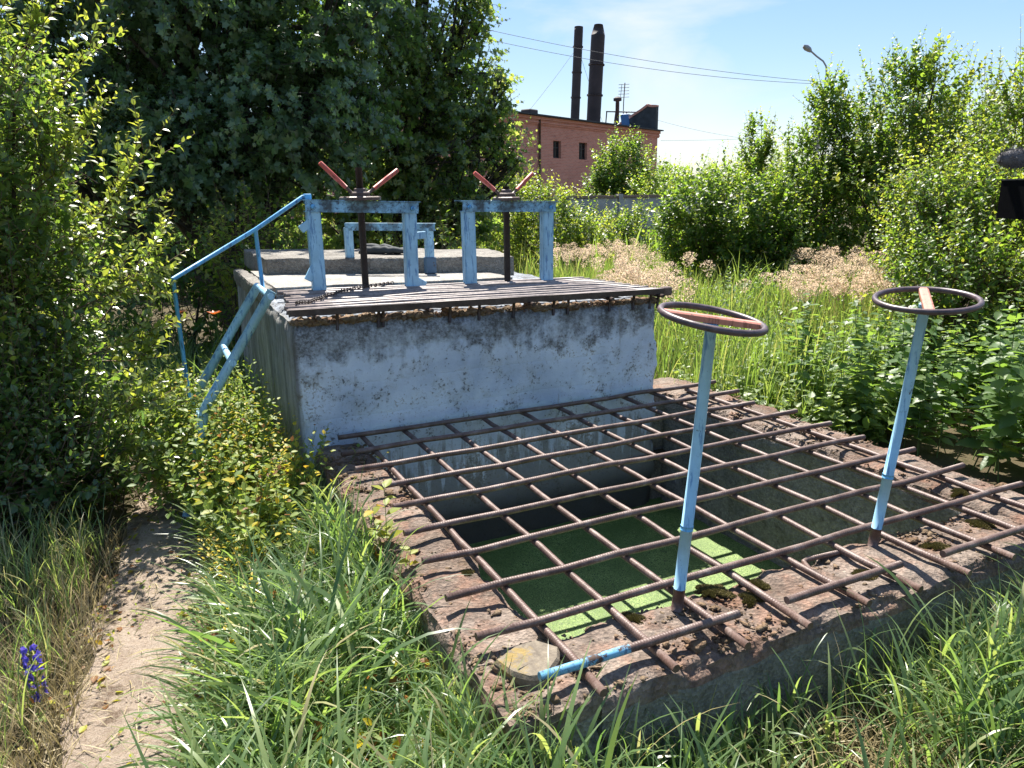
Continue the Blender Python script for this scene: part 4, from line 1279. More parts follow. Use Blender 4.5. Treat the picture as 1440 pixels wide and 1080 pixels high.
mb = MB(); mb.tube([(-0.13, 0, 0.145), (-0.12, 0, 0.19), (-0.08, 0, 0.2), (0.1, 0, 0.2), (0.12, 0, 0.145)], 0.014, 8); vpart('top_handle', mb, MAT['black_plastic'])
mb = MB(); mb.tube([(-0.2, 0.05, 0.183), (-0.05, 0.03, 0.185), (0.02, 0.03, 0.185)], 0.012, 8); mic = vpart('microphone', mb, MAT['black_plastic'])
mb = MB(); pz = [(-0.438, 0.05, 0.181), (-0.43, 0.05, 0.181), (-0.40, 0.05, 0.183), (-0.3, 0.05, 0.184), (-0.2, 0.05, 0.185), (-0.18, 0.05, 0.185)]
mb.tube(pz, [0.006, 0.015, 0.021, 0.022, 0.021, 0.012], 14)
vpart('windscreen', mb, MAT['fur'], mic)
tri = Tri(); k = 5200
xx = rng.uniform(-0.435, -0.18, k); a = rng.uniform(0, 6.28, k); rr = 0.020 * np.clip((xx + 0.445) / 0.03, 0.25, 1)
nn = np.stack([np.where(xx < -0.42, -0.9, -0.25), np.cos(a), np.sin(a)], 1)
p = np.stack([xx, 0.05 + rr * np.cos(a), 0.183 + rr * np.sin(a)], 1)
tri.leaves(p, nrm(nn) + rng.normal(0, 0.35, (k, 3)), rng.normal(0, 1, (k, 3)), rng.uniform(0.006, 0.012, k), (np.array([(-.06, 0, 0), (.06, 0, 0), (0, 1, 0)]), np.array([(0, 1, 2)])), 0.5)
link('fur_hair', tri.mesh('fur_hair'), MAT['fur'], mic)['kind'] = 'stuff'
tp = thing('tripod', 'black tripod carrying the video camera just outside the right edge', 'tripod', (1.84, 1.8, 0))
mb = MB(); mb.box((-0.06, 0, 1.595), (0.34, 0.06, 0.02), bev=0.004); mb.tube([(0, 0, 1.3), (0, 0, 1.59)], 0.03, 10)
link('head', mb.mesh('head'), MAT['black_plastic'], tp)
for a in (0.0, 2.09, -2.09):
    mb = MB(); mb.tube([(0.03 * math.cos(a), 0.03 * math.sin(a), 1.36), (0.24 * math.cos(a), 0.24 * math.sin(a), 0.0)], [0.017, 0.012], 8); link('leg', mb.mesh('leg'), MAT['black_plastic'], tp)

# ================================================================== VEGETATION
def T(vs_, fs_): return np.array(vs_, float), np.array(fs_)


LF_DIAMOND = T([(0, 0, 0), (.30, .45, .06), (0, 1, -.08), (-.30, .45, .06)], [(0, 1, 2), (0, 2, 3)])
LF_OVAL = T([(0, 0, 0), (.24, .25, .05), (.29, .55, .05), (0, 1, -.10), (-.29, .55, .05), (-.24, .25, .05), (0, .5, -.03)],
            [(0, 1, 6), (1, 2, 6), (2, 3, 6), (3, 4, 6), (4, 5, 6), (5, 0, 6)])
LF_MAPLE = T([(0, 0, 0), (.42, .0, -.05), (.30, .26, .02), (.60, .55, -.08), (.24, .58, .02), (0, 1, -.12), (-.24, .58, .02), (-.60, .55, -.08), (-.30, .26, .02), (-.42, .0, -.05), (0, .35, .05)],
             [(k, (k + 1) % 10, 10) for k in range(10)])
_nv = [(0, 0, 0)]; _k = 5
for q in range(_k):
    t0 = 0.06 + 0.86 * (q + 0.62) / _k; t1 = 0.06 + 0.86 * (q + 0.8) / _k
    wd = 0.36 * math.sin(math.pi * min(1, t0 ** 0.62)) + 0.03
    _nv += [(wd, t0, 0.03 - .1 * t0 * t0), (wd * 0.78, t1, 0.02 - .1 * t0 * t0)]
_nr = _nv[1:]
_mid = [(0, 0.06 + 0.86 * (q + 0.7) / _k, -0.04 - 0.1 * ((q + .7) / _k) ** 2) for q in range(_k)]
_vv = [(0, 0, 0), (0, 1, -.16)] + _mid + _nr + [(-x, y, z) for x, y, z in _nr]
_ff = []
def _mi(q): return 2 + q
for sgn, off in ((0, 2 + _k), (1, 2 + _k + len(_nr))):
    ch_ = [0] + [off + i for i in range(len(_nr))] + [1]
    md = [0] + [_mi(q) for q in range(_k)] + [1]
    for q in range(_k):
        a, b = off + 2 * q, off + 2 * q + 1
        prev = 0 if q == 0 else off + 2 * q - 1
        pm = 0 if q == 0 else _mi(q - 1)
        tr = [(pm, prev, a), (pm, a, _mi(q)), (_mi(q), a, b)] if q else [(0, a, _mi(0)), (_mi(0), a, b)]
        _ff += [t if sgn == 0 else t[::-1] for t in tr]
    tr = (_mi(_k - 1), off + len(_nr) - 1, 1)
    _ff.append(tr if sgn == 0 else tr[::-1])
LF_NETTLE = T(_vv, _ff)


def in_solid(P, pad=0.0):
    q = w2l(P)
    a = (q[:, 0] > -0.36 - pad) & (q[:, 0] < 2.06 + pad) & (q[:, 1] > 0.08 - pad) & (q[:, 1] < 2.6 + pad) & (q[:, 2] < 1.15)
    b = (q[:, 0] > -0.29 - pad) & (q[:, 0] < 2.49 + pad) & (q[:, 1] > -2.45 - pad) & (q[:, 1] < 0.2) & (q[:, 2] < 0.42)
    return a | b


def shoots(tri, P0, D0, L_, nl, size, tmpl, up=0.25, ang=0.9, phase='alt', rnd0=0.4, rvar=0.35, tiprnd=0.35, stem_r=0.003, m_leaf=0, m_stem=1, start=0.12, tipsize=0.45, droop=0.0, sag=0.0, stems=True, width=1.0, solid=True):
    """many leafy shoots at once"""
    n = len(P0)
    if n == 0: return
    D0 = nrm(np.asarray(D0, float)); L_ = np.broadcast_to(np.asarray(L_, float), (n,))
    size = np.broadcast_to(np.asarray(size, float), (n,)); rnd0 = np.broadcast_to(np.asarray(rnd0, float), (n,))
    UP = np.array([0, 0, 1.0])

    def curve(t):  # t (n,m)
        return P0[:, None] + D0[:, None] * (L_[:, None] * t)[..., None] + UP * ((up - droop * t) * L_[:, None] * t ** 2)[..., None]

    def tang(t):
        return nrm(D0[:, None] + UP * ((2 * up * t - 3 * droop * t * t))[..., None])

    t = start + (1 - start) * (np.arange(nl) + 0.5)[None] / nl + rng.normal(0, 0.25 / nl, (n, nl))
    t = np.clip(t, 0.02, 1.0)
    B = curve(t); Tg = tang(t)
    ref = np.where(np.abs(Tg[..., 2:3]) > 0.92, np.array([1.0, 0, 0]), UP)
    a = nrm(np.cross(Tg, ref)); b = np.cross(a, Tg)
    k = np.arange(nl)[None]
    if phase == 'alt': phi = k * 2.4 + rng.uniform(0, 6.28, (n, 1))
    elif phase == 'dec': phi = (k % 2) * math.pi + (k // 2) * (math.pi / 2) + rng.uniform(0, 6.28, (n, 1))     # opposite crossed pairs
    else: phi = (k % 2) * math.pi + rng.normal(0, 0.35, (n, nl)) + 0.0                                          # two flat rows
    phi = phi + rng.normal(0, 0.25, (n, nl))
    rad = np.cos(phi)[..., None] * a + np.sin(phi)[..., None] * b
    al = ang + rng.normal(0, 0.2, (n, nl))
    D = np.cos(al)[..., None] * Tg + np.sin(al)[..., None] * rad - UP * (0.10 + 0.25 * rng.random((n, nl)))[..., None] * (0.4 + droop + sag)
    N = Tg - (Tg * D).sum(-1, keepdims=True) * D + UP * 0.55 + rng.normal(0, 0.22, (n, nl, 3))
    tip = np.clip((t - 0.6) / 0.4, 0, 1)
    sz = size[:, None] * (1 - (1 - tipsize) * tip ** 1.5) * rng.uniform(0.72, 1.2, (n, nl))
    rn = rnd0[:, None] + rng.normal(0, rvar * 0.4, (n, nl)) + tiprnd * tip
    B2, D2, N2 = B.reshape(-1, 3), D.reshape(-1, 3), N.reshape(-1, 3)
    ok = (B2[:, 2] > 0.015) & ((~in_solid(B2 + D2 * 0.02, 0.03)) if solid else True)
    tri.leaves(B2[ok], D2[ok], N2[ok], sz.reshape(-1)[ok], tmpl, np.clip(rn.reshape(-1)[ok], 0, 1), m_leaf, width)
    if stems:
        tp_ = np.broadcast_to(np.linspace(0, 1, 5)[None], (n, 5))
        tri.tubes(curve(tp_), stem_r, stem_r * 0.35, 3, m_stem)


def plant_obj(name, tri, mats, label, cat, base, group=None, crown='crown', extra=None):
    root = thing(name, label, cat, base, 0, group)
    o = link(crown, tri.mesh(crown, base), mats, root)
    if extra is not None:
        nm, mb, m_ = extra
        link(nm, mb.mesh(nm), m_, root)
    return root


def woody(name, label, cat, base, lobes, mats, leaf, size, L_, nl, trunk_r=0.05, up=0.25, ang=0.9, phase='alt', rnd=0.4, rvar=0.35, tiprnd=0.3, group=None, upbias=0.5, stem_r=0.004, shell=0.55, tmpl_w=1.0, extra_shoots=None, droop=0.0, nstem=5, multi=True, bark='bark'):
    """a bush or tree: lobes (cx,cy,cz,rx,ry,rz,n) in world metres"""
    base = np.array(base, float)
    tri = Tri()
    trunk = MB()
    for (cx, cy, cz, rx, ry, rz, n) in lobes:
        c = np.array([cx, cy, cz]); r_ = np.array([rx, ry, rz])
        d = nrm(rng.normal(0, 1, (n, 3)))
        rad = shell + (1 - shell) * rng.random(n) ** 0.7
        hole = vnoise(d * 2.3 + c * 1.7, 9)                           # ragged outline: clumps and hollows
        rad = rad * (0.90 + 0.20 * hole)
        P0 = c + d * rad[:, None] * r_
        P0[:, 2] = np.maximum(P0[:, 2], 0.05)
        D0 = nrm(d * (1 - upbias * 0.6) + np.array([0, 0, upbias]) + rng.normal(0, 0.38, (n, 3)))
        ln = L_ * rng.uniform(0.55, 1.25, n) * (1 + 0.5 * (hole > 0.35))
        P0 = P0 - D0 * (ln * 0.55)[:, None]
        rn = rnd + 0.22 * hole + rng.normal(0, 0.1, n)
        shoots(tri, P0, D0, ln, nl, size * rng.uniform(0.7, 1.2, n), leaf, up, ang, phase, rn, rvar, tiprnd, stem_r, width=tmpl_w, droop=droop)
        # limb into the lobe
        for q in range(2):
            e = c + rng.normal(0, 0.25, 3) * r_
            s = base + np.array([rng.normal(0, trunk_r * (3 if multi else 0.3)), rng.normal(0, trunk_r * (3 if multi else 0.3)), -0.05])
            m1 = s * 0.6 + e * 0.4; m1[:2] = s[:2] * 0.75 + e[:2] * 0.25
            trunk.tube(np.array([s, m1, e]) - base, [trunk_r, trunk_r * 0.7, trunk_r * 0.2], 7, rnd=0.5)
            tw = c + nrm(rng.normal(0, 1, (10, 3))) * r_ * 0.8
            st_ = m1 + (e - m1) * rng.random((10, 1))
            tri.tubes(np.stack([st_, (st_ + tw) / 2 + rng.normal(0, 0.05, (10, 3)), tw], 1), trunk_r * 0.22, trunk_r * 0.05, 4, 1)
    if extra_shoots is not None:
        extra_shoots(tri)
    return plant_obj(name, tri, mats, label, cat, base, group, 'crown', ('trunk', trunk, MAT[bark]))


# ---- big dark trees behind the works, on the left
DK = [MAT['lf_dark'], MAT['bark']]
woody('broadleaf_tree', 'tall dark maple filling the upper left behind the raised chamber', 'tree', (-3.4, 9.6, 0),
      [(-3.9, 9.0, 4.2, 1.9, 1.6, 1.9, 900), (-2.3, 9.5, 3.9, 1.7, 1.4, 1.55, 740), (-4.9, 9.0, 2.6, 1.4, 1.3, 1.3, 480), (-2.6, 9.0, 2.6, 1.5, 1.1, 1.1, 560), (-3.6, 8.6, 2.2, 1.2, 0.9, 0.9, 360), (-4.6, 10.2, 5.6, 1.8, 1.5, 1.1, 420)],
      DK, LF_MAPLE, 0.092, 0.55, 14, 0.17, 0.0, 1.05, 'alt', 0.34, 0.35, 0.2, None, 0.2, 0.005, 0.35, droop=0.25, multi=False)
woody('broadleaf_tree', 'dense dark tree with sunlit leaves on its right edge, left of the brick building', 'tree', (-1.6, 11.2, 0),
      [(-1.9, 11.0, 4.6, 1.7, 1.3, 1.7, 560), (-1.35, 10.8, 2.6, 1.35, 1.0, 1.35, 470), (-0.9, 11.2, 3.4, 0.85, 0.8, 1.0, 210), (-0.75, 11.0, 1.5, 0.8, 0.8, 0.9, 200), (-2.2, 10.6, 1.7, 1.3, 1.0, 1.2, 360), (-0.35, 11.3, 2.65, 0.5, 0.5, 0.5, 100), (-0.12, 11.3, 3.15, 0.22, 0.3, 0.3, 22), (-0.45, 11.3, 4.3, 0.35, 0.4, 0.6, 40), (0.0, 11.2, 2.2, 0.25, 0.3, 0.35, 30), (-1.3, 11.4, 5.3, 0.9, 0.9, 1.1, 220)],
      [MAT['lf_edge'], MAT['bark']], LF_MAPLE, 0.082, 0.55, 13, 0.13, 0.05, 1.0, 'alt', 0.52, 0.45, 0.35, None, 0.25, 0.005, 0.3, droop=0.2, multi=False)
woody('broadleaf_tree', 'dark shaded tree beyond the tall left bush, at the far left', 'tree', (-6.6, 9.4, 0),
      [(-6.6, 9.2, 4.0, 1.9, 1.6, 2.2, 600), (-6.2, 8.9, 1.8, 1.6, 1.2, 1.5, 420), (-7.8, 9.3, 3.0, 1.6, 1.5, 2.6, 380)],
      DK, LF_MAPLE, 0.11, 0.55, 12, 0.15, 0.0, 1.05, 'alt', 0.3, 0.35, 0.15, None, 0.2, 0.005, 0.4, droop=0.25, multi=False)
woody('elder_bush', 'dark thicket far behind the tall left bush, closing the gap under the trees', 'bush', (-8.5, 14.5, 0),
      [(-9.5, 14.5, 1.6, 2.4, 1.2, 1.7, 420), (-6.3, 14.5, 1.5, 2.2, 1.2, 1.6, 420), (-13.5, 15.0, 2.0, 2.6, 1.2, 2.1, 320), (-3.6, 14.8, 1.5, 1.8, 1.0, 1.6, 280)], [MAT['lf_dark'], MAT['twig']], LF_OVAL, 0.15, 0.7, 11, 0.06, 0.1, 1.0, 'alt', 0.3, 0.3, 0.2)
# shaded undergrowth below them
LM = [MAT['lf_mid'], MAT['twig']]
woody('elder_bush', 'low shaded bush behind the handrail, under the dark trees', 'bush', (-3.2, 7.4, 0),
      [(-3.3, 7.4, 0.7, 1.0, 0.7, 0.8, 260), (-2.6, 7.8, 0.9, 0.7, 0.6, 0.9, 180)], LM, LF_OVAL, 0.075, 0.4, 10, 0.03, 0.1, 1.0, 'alt', 0.35, 0.3, 0.2)
woody('elder_bush', 'small bright leafy bush between the handrail and the thick concrete slab', 'bush', (-2.55, 6.9, 0),
      [(-2.5, 6.9, 1.15, 0.35, 0.3, 0.5, 75)], LM, LF_OVAL, 0.06, 0.35, 10, 0.015, 0.2, 0.95, 'alt', 0.75, 0.3, 0.25, upbias=0.8)
woody('elder_bush', 'leafy bush growing up behind the low blue frame', 'bush', (-0.75, 7.6, 0),
      [(-0.8, 7.7, 0.8, 0.6, 0.5, 0.75, 120)], LM, LF_OVAL, 0.06, 0.35, 10, 0.015, 0.2, 0.95, 'alt', 0.6, 0.3, 0.25, upbias=0.7)

# ---- near left bush with long arching shoots
LL = [MAT['lf_light'], MAT['twig']]


def _bk(a, k=1.19):
    a = np.array(a, float); a[..., :2] *= k; a[..., 2] = 1.72 + (a[..., 2] - 1.72) * k
    return a


def left_extra(tri):
    S_ = _bk([(-2.10, 3.75, 1.55), (-2.2, 3.6, 1.45), (-2.1, 3.6, 1.2), (-2.0, 3.5, 1.0), (-2.2, 3.7, 1.85), (-2.25, 3.6, 2.0), (-2.3, 3.5, 2.1), (-2.5, 3.6, 2.2), (-2.0, 3.55, 0.75), (-2.0, 3.4, 0.62), (-2.05, 3.7, 1.35), (-2.2, 3.6, 1.75), (-2.0, 3.6, 0.95), (-2.1, 3.8, 1.1), (-2.0, 3.5, 0.8), (-1.95, 3.3, 0.6), (-1.95, 3.25, 0.55), (-2.0, 3.3, 0.7), (-2.1, 3.6, 1.3)])
    E_ = _bk([(-1.53, 3.6, 2.08), (-1.58, 3.6, 1.74), (-1.50, 3.6, 1.50), (-1.52, 3.55, 1.18), (-1.83, 3.6, 2.14), (-1.72, 3.6, 2.48), (-1.88, 3.55, 2.62), (-2.08, 3.6, 2.7), (-1.52, 3.5, 0.84), (-1.42, 3.45, 0.70), (-1.75, 3.7, 1.95), (-1.8, 3.5, 2.05), (-1.6, 3.5, 1.0), (-1.68, 3.8, 1.62), (-1.36, 3.3, 0.80), (-1.34, 3.2, 0.66), (-1.42, 3.15, 0.52), (-1.5, 3.2, 0.9), (-1.62, 3.6, 1.28)])
    d = E_ - S_; ln = np.linalg.norm(d, axis=1)
    # each long shoot and a few side shoots on it
    shoots(tri, S_, d - np.array([0, 0, 1.0]) * (0.12 * ln)[:, None], ln, 30, 0.056, LF_OVAL, 0.12, 0.8, 'dec', 0.75, 0.3, 0.3, 0.005)
    for k in range(7):
        t = rng.uniform(0.1, 0.75, len(S_))
        P0 = S_ + d * t[:, None]
        D0 = nrm(d + rng.normal(0, 0.45, d.shape) * ln[:, None] + np.array([0, 0, 0.25]))
        shoots(tri, P0, D0, ln * rng.uniform(0.25, 0.5, len(S_)), 15, 0.052, LF_OVAL, 0.15, 0.8, 'dec', 0.7, 0.3, 0.3, 0.003)


def _lb(rows):
    out = []
    for (cx, cy, cz, rx, ry, rz, n) in rows:
        c = _bk((cx, cy, cz)); out.append((c[0], c[1], c[2], rx * 1.19, ry * 1.19, rz * 1.19, n))
    return out


woody('privet_bush', 'tall near bush with long arching yellow-green shoots at the left edge', 'bush', (-3.2, 4.4, 0),
      _lb([(-2.75, 3.7, 1.9, 0.75, 0.7, 0.85, 420), (-2.42, 3.6, 1.35, 0.46, 0.5, 0.60, 240), (-2.4, 3.55, 0.85, 0.48, 0.5, 0.55, 260), (-2.9, 3.4, 1.1, 0.7, 0.6, 0.9, 260), (-3.3, 3.9, 2.4, 0.6, 0.6, 0.8, 160), (-2.15, 3.35, 0.62, 0.36, 0.40, 0.36, 170), (-2.5, 3.1, 0.72, 0.5, 0.4, 0.5, 190), (-2.3, 3.55, 2.0, 0.35, 0.4, 0.5, 110)]),
      LL, LF_OVAL, 0.060, 0.46, 17, 0.025, 0.22, 0.85, 'dec', 0.32, 0.4, 0.42, None, 0.5, 0.003, 0.40, extra_shoots=left_extra)
woody('privet_bush', 'shaded lower bush at the very left edge below the tall arching bush', 'bush', (-3.0, 3.35, 0),
      [(-3.0, 3.4, 0.5, 0.62, 0.5, 0.5, 240), (-2.35, 3.75, 0.35, 0.35, 0.4, 0.35, 110)], LL, LF_OVAL, 0.05, 0.36, 15, 0.015, 0.2, 0.85, 'dec', 0.3, 0.3, 0.25)

# ---- hedge and bushes on the right
def rb(label, base, lobes, size=0.078, L_=0.46, nl=17, rnd=0.44, up=0.15, tmpl=LF_OVAL, w_=1.1, mats=LM, shell=0.5, upb=0.5, name='wild_plum_bush'):
    woody(name, label, 'bush', base, lobes, mats, tmpl, size, L_, nl, 0.035, up, 0.9, 'alt', rnd, 0.4, 0.3, 'bushes along the meadow', upb, 0.004, shell, w_)


rb('tall dense bush rising highest above the right hedge', (5.9, 11.6, 0), [(5.7, 11.4, 2.5, 1.0, 0.9, 1.15, 330), (6.5, 11.7, 2.3, 1.0, 0.9, 1.0, 280), (5.2, 11.2, 1.6, 0.9, 0.8, 1.3, 300), (6.3, 11.0, 1.1, 1.3, 0.9, 1.1, 320), (5.75, 11.4, 3.35, 0.4, 0.4, 0.35, 50)])
rb('leafy bush on the right hedge in front of the street lamp pole', (4.7, 11.8, 0), [(4.7, 11.8, 1.9, 0.75, 0.7, 1.0, 250), (4.85, 11.9, 2.85, 0.40, 0.4, 0.55, 90), (4.3, 11.5, 1.2, 0.9, 0.8, 1.0, 290)])
rb('dark broad bush in the middle of the meadow edge', (3.4, 11.3, 0), [(3.4, 11.3, 1.2, 0.95, 0.8, 0.95, 360), (2.75, 11.5, 1.2, 0.7, 0.7, 0.9, 250), (3.9, 11.0, 0.8, 0.8, 0.6, 0.8, 230)], rnd=0.34)
rb('slender young tree standing up out of the dark broad bush', (4.15, 13.2, 0), [(4.15, 13.2, 2.3, 0.30, 0.3, 0.75, 85), (4.3, 13.2, 1.7, 0.5, 0.4, 0.5, 70)], rnd=0.5, upb=0.9)
rb('yellowish bush at the right edge behind the video camera', (5.6, 8.6, 0), [(5.5, 8.5, 2.1, 0.85, 0.8, 1.05, 330), (4.9, 8.6, 1.2, 0.85, 0.7, 1.1, 330), (5.9, 8.2, 1.0, 0.9, 0.7, 1.0, 290), (6.3, 8.9, 2.3, 0.8, 0.8, 1.1, 260)], size=0.06, rnd=0.58)
rb('dense bush behind the far right hand wheel', (4.1, 7.1, 0), [(4.0, 6.6, 0.75, 0.75, 0.6, 0.8, 400), (4.9, 6.3, 0.85, 0.8, 0.6, 0.9, 400), (4.4, 7.4, 1.45, 0.7, 0.5, 0.5, 240), (5.4, 7.2, 1.6, 0.7, 0.5, 0.6, 220)], size=0.056, rnd=0.42)
rb('rounded shrub standing among the nettles, nearest to the far right hand wheel', (5.0, 5.9, 0), [(4.7, 5.9, 0.85, 0.7, 0.55, 0.75, 420), (5.7, 5.7, 1.0, 0.8, 0.6, 0.9, 420), (5.3, 6.3, 1.5, 0.8, 0.5, 0.6, 260), (4.3, 7.6, 1.3, 0.8, 0.6, 0.8, 300)], size=0.055, rnd=0.45)
rb('tall thin sunlit bush leaning in at the upper right corner', (6.4, 7.9, 0), [(6.1, 7.8, 2.5, 0.6, 0.6, 1.1, 150), (5.6, 7.8, 2.85, 0.25, 0.25, 0.8, 45)], size=0.05, rnd=0.6, shell=0.3)
rb('bush in front of the right end of the brick building', (3.75, 26, 0), [(3.75, 26, 2.2, 1.15, 1.0, 1.55, 420), (3.2, 25.8, 1.6, 0.9, 0.8, 1.0, 200), (4.5, 26, 1.5, 0.8, 0.8, 1.0, 190)], size=0.13, L_=0.75, nl=12, rnd=0.36)
rb('low bush at the foot of the brick building, left of the gable end bush', (1.2, 24.0, 0), [(0.2, 24, 1.3, 1.3, 1.0, 1.2, 260), (1.7, 24, 1.0, 1.2, 1.0, 0.9, 240), (2.6, 23.5, 0.8, 1.0, 1.0, 0.9, 160)], size=0.11, L_=0.6, nl=12, rnd=0.55)
rb('pale willowy bush between the right gate lift and the brick building', (0.7, 15.0, 0), [(0.7, 15, 1.0, 0.85, 0.7, 1.0, 280), (-0.1, 14.6, 1.3, 0.7, 0.6, 1.1, 240), (1.5, 15.3, 0.7, 0.7, 0.6, 0.75, 190)], size=0.075, L_=0.5, nl=14, rnd=0.6)
rb('green bush at the left end of the concrete fence', (2.1, 17.0, 0), [(1.9, 17, 0.75, 1.0, 0.8, 0.8, 230), (2.9, 17.2, 0.7, 0.8, 0.7, 0.8, 190), (4.6, 18.6, 0.55, 0.9, 0.7, 0.65, 170), (0.2, 18.2, 0.8, 1.2, 0.7, 0.85, 190)], size=0.08, L_=0.5, nl=13, rnd=0.5)
rb('bushy growth behind the concrete fence', (5.5, 23.0, 0), [(4.6, 23, 1.6, 1.3, 1.0, 1.0, 260), (6.4, 23, 1.7, 1.4, 1.0, 1.1, 260), (8.2, 23.5, 1.9, 1.4, 1.0, 1.2, 240)], size=0.11, L_=0.6, nl=12, rnd=0.52)
rb('rounded hedge bush further back behind the street lamp bush', (7.4, 14.5, 0), [(7.2, 14.4, 1.9, 1.4, 1.0, 1.4, 330), (8.8, 14.6, 1.9, 1.3, 1.0, 1.5, 300)], size=0.075, L_=0.55, nl=13, rnd=0.5)

# far wood on the horizon: one mass
tri = Tri()
for k in range(110):
    a = rng.uniform(-0.9, 0.95); d = rng.uniform(95, 150)
    c = np.array([d * math.sin(a), d * math.cos(a), 0]); n = 320
    dd = nrm(rng.normal(0, 1, (n, 3))); P = c + np.array([0, 0, 2.4]) + dd * np.array([4.5, 4.5, 2.6]) * rng.uniform(0.6, 1, (n, 1))
    tri.leaves(P, rng.normal(0, 1, (n, 3)), rng.normal(0, 1, (n, 3)) + np.array([0, 0, 1]), rng.uniform(0.5, 1.0, n), LF_DIAMOND, rng.uniform(0.2, 0.6, n))
tag(link('far_wood', tri.mesh('far_wood'), MAT['lf_mid']), 'distant line of trees along the horizon', kind='stuff')


# ------------------------------------------------------------------ grass
def inside(poly, P):
    x, y = P[:, 0], P[:, 1]; r_ = np.zeros(len(P), bool); j = len(poly) - 1
    for i in range(len(poly)):
        xi, yi = poly[i]; xj, yj = poly[j]
        c = ((yi > y) != (yj > y)) & (x < (xj - xi) * (y - yi) / (yj - yi + 1e-12) + xi)
        r_ ^= c; j = i
    return r_


def scatter(poly, n, clump=0.0, cs=1.5, seed=0):
    p = np.array(poly); lo, hi = p.min(0), p.max(0)
    P = np.zeros((0, 2))
    while len(P) < n:
        q = rng.uniform(lo, hi, (n * 2, 2)); q = q[inside(poly, q)]
        if clump:
            g = vnoise(np.concatenate([q * cs, np.zeros((len(q), 1))], 1), 40 + seed)
            q = q[rng.random(len(q)) < np.clip(0.5 + clump * g, 0.02, 1)]
        P = np.concatenate([P, q])
    P = P[:n]
    P3 = np.concatenate([P, np.zeros((n, 1))], 1)
    P3[:, 2] = ground_h(P3) - 0.01
    return P3[~in_solid(P3, 0.0)]


def path_dist(P):
    d = np.full(len(P), 9.0)
    for i in range(len(PATH) - 1):
        a, b = PATH[i, :2], PATH[i + 1, :2]
        t = np.clip(((P[:, :2] - a) @ (b - a)) / ((b - a) @ (b - a)), 0, 1)
        wd = PATH[i, 2] + (PATH[i + 1, 2] - PATH[i, 2]) * t
        d = np.minimum(d, np.linalg.norm(P[:, :2] - a - t[:, None] * (b - a), axis=1) - wd)
    return d


def tillers(tri, P, hs, bl_, bw_, nb=4, lean=0.25, th=(0.35, 1.7), rnd=0.4, rv=0.22, seg=5, seedhead=0.0, aim=None):
    n = len(P)
    cl = vnoise(np.stack([P[:, 0] * 3.1, P[:, 1] * 3.1, np.zeros(n)], 1), 55)
    rnd = rnd + 0.16 * vnoise(np.stack([P[:, 0] * 2.3, P[:, 1] * 2.3, np.ones(n)], 1), 56)
    bl_ = bl_ * (1 + 0.28 * cl); bw_ = bw_ * rng.choice([0.45, 0.8, 1.0, 1.35], n)
    hs = hs * rng.uniform(0.55, 1.3, n) * (1 + 0.4 * cl)
    az = rng.uniform(0, 6.28, n) if aim is None else aim + rng.normal(0, 0.9, n)
    ln = np.abs(rng.normal(0, lean, n))
    tipd = np.stack([np.sin(ln) * np.cos(az), np.sin(ln) * np.sin(az), np.cos(ln)], 1)
    top = P + tipd * hs[:, None]
    r_ = np.clip(rng.normal(rnd, rv, n), 0, 0.92); r_ = np.where(rng.random(n) < 0.06, 1.0, r_)
    tri.tubes(np.stack([P, (P + top) / 2 + rng.normal(0, 0.004, (n, 3)), top], 1), 0.0022, 0.0012, 3, 0, 0.45)
    for k in range(nb):
        f = (k + rng.random(n) * 0.8) / nb
        b = P + tipd * (hs * f)[:, None]
        a2 = az + k * 2.6 + rng.normal(0, 0.6, n)
        t0 = th[0] + rng.normal(0, 0.12, n); t1 = t0 + rng.uniform(0.25, 1.0, n) * (th[1] - th[0])
        tri.blades(b, a2, t0, t1, bl_ * rng.uniform(0.55, 1.25, n), bw_ * rng.uniform(0.6, 1.2, n), seg, np.clip(r_ + rng.normal(0, 0.1, n), 0, 1), 0, 1.5, rng.normal(0, 0.7, n))
    if seedhead:
        m_ = rng.random(n) < seedhead
        q = top[m_]; dd = tipd[m_]
        tri.tubes(np.stack([q, q + dd * 0.05 + [0, 0, .01], q + dd * 0.10], 1), 0.0035, 0.001, 4, 0, 0.95)


L_STRIP = [(-0.95, 0.9), (-0.1, 0.9), (-0.12, 1.62), (-0.30, 2.15), (-1.13, 3.85), (-1.62, 4.15), (-1.36, 3.3), (-1.12, 2.6), (-0.97, 2.05), (-0.72, 1.3)]
tri = Tri()
P = scatter(L_STRIP, 1900, 0.3, 2.2, 1)
P = P[path_dist(P) > -0.03]
near = np.clip((3.6 - P[:, 1]) / 2, 0.5, 1)
tillers(tri, P, 0.22 * near, 0.30, 0.0115, 5, 0.42, (0.5, 2.4), 0.44, 0.24, 6, 0.03)
P = scatter([(-0.8, 0.9), (-0.1, 0.9), (-0.2, 1.9), (-0.5, 2.5), (-0.85, 2.5), (-0.75, 1.8)], 430, 0.3, 3, 2)
tillers(tri, P, 0.20, 0.40, 0.015, 4, 0.45, (0.6, 2.4), 0.40, 0.2, 7)
tag(link('grass', tri.mesh('grass'), MAT['grass']), 'lush green grass between the path and the pit', kind='stuff')

tri2 = Tri()
t_ = rng.random(520)
P = l2w(np.stack([-0.29 - np.abs(rng.normal(0, 0.07, 520)), -2.45 + 2.4 * t_, np.zeros(520)], 1)); P[:, 2] = ground_h(P) - 0.01
tillers(tri2, P, 0.30, 0.27, 0.0105, 5, 0.25, (0.35, 2.0), 0.5, 0.24, 6, 0.04)
tag(link('grass', tri2.mesh('grass'), MAT['grass']), 'taller grass hugging the left side of the pit rim', kind='stuff')

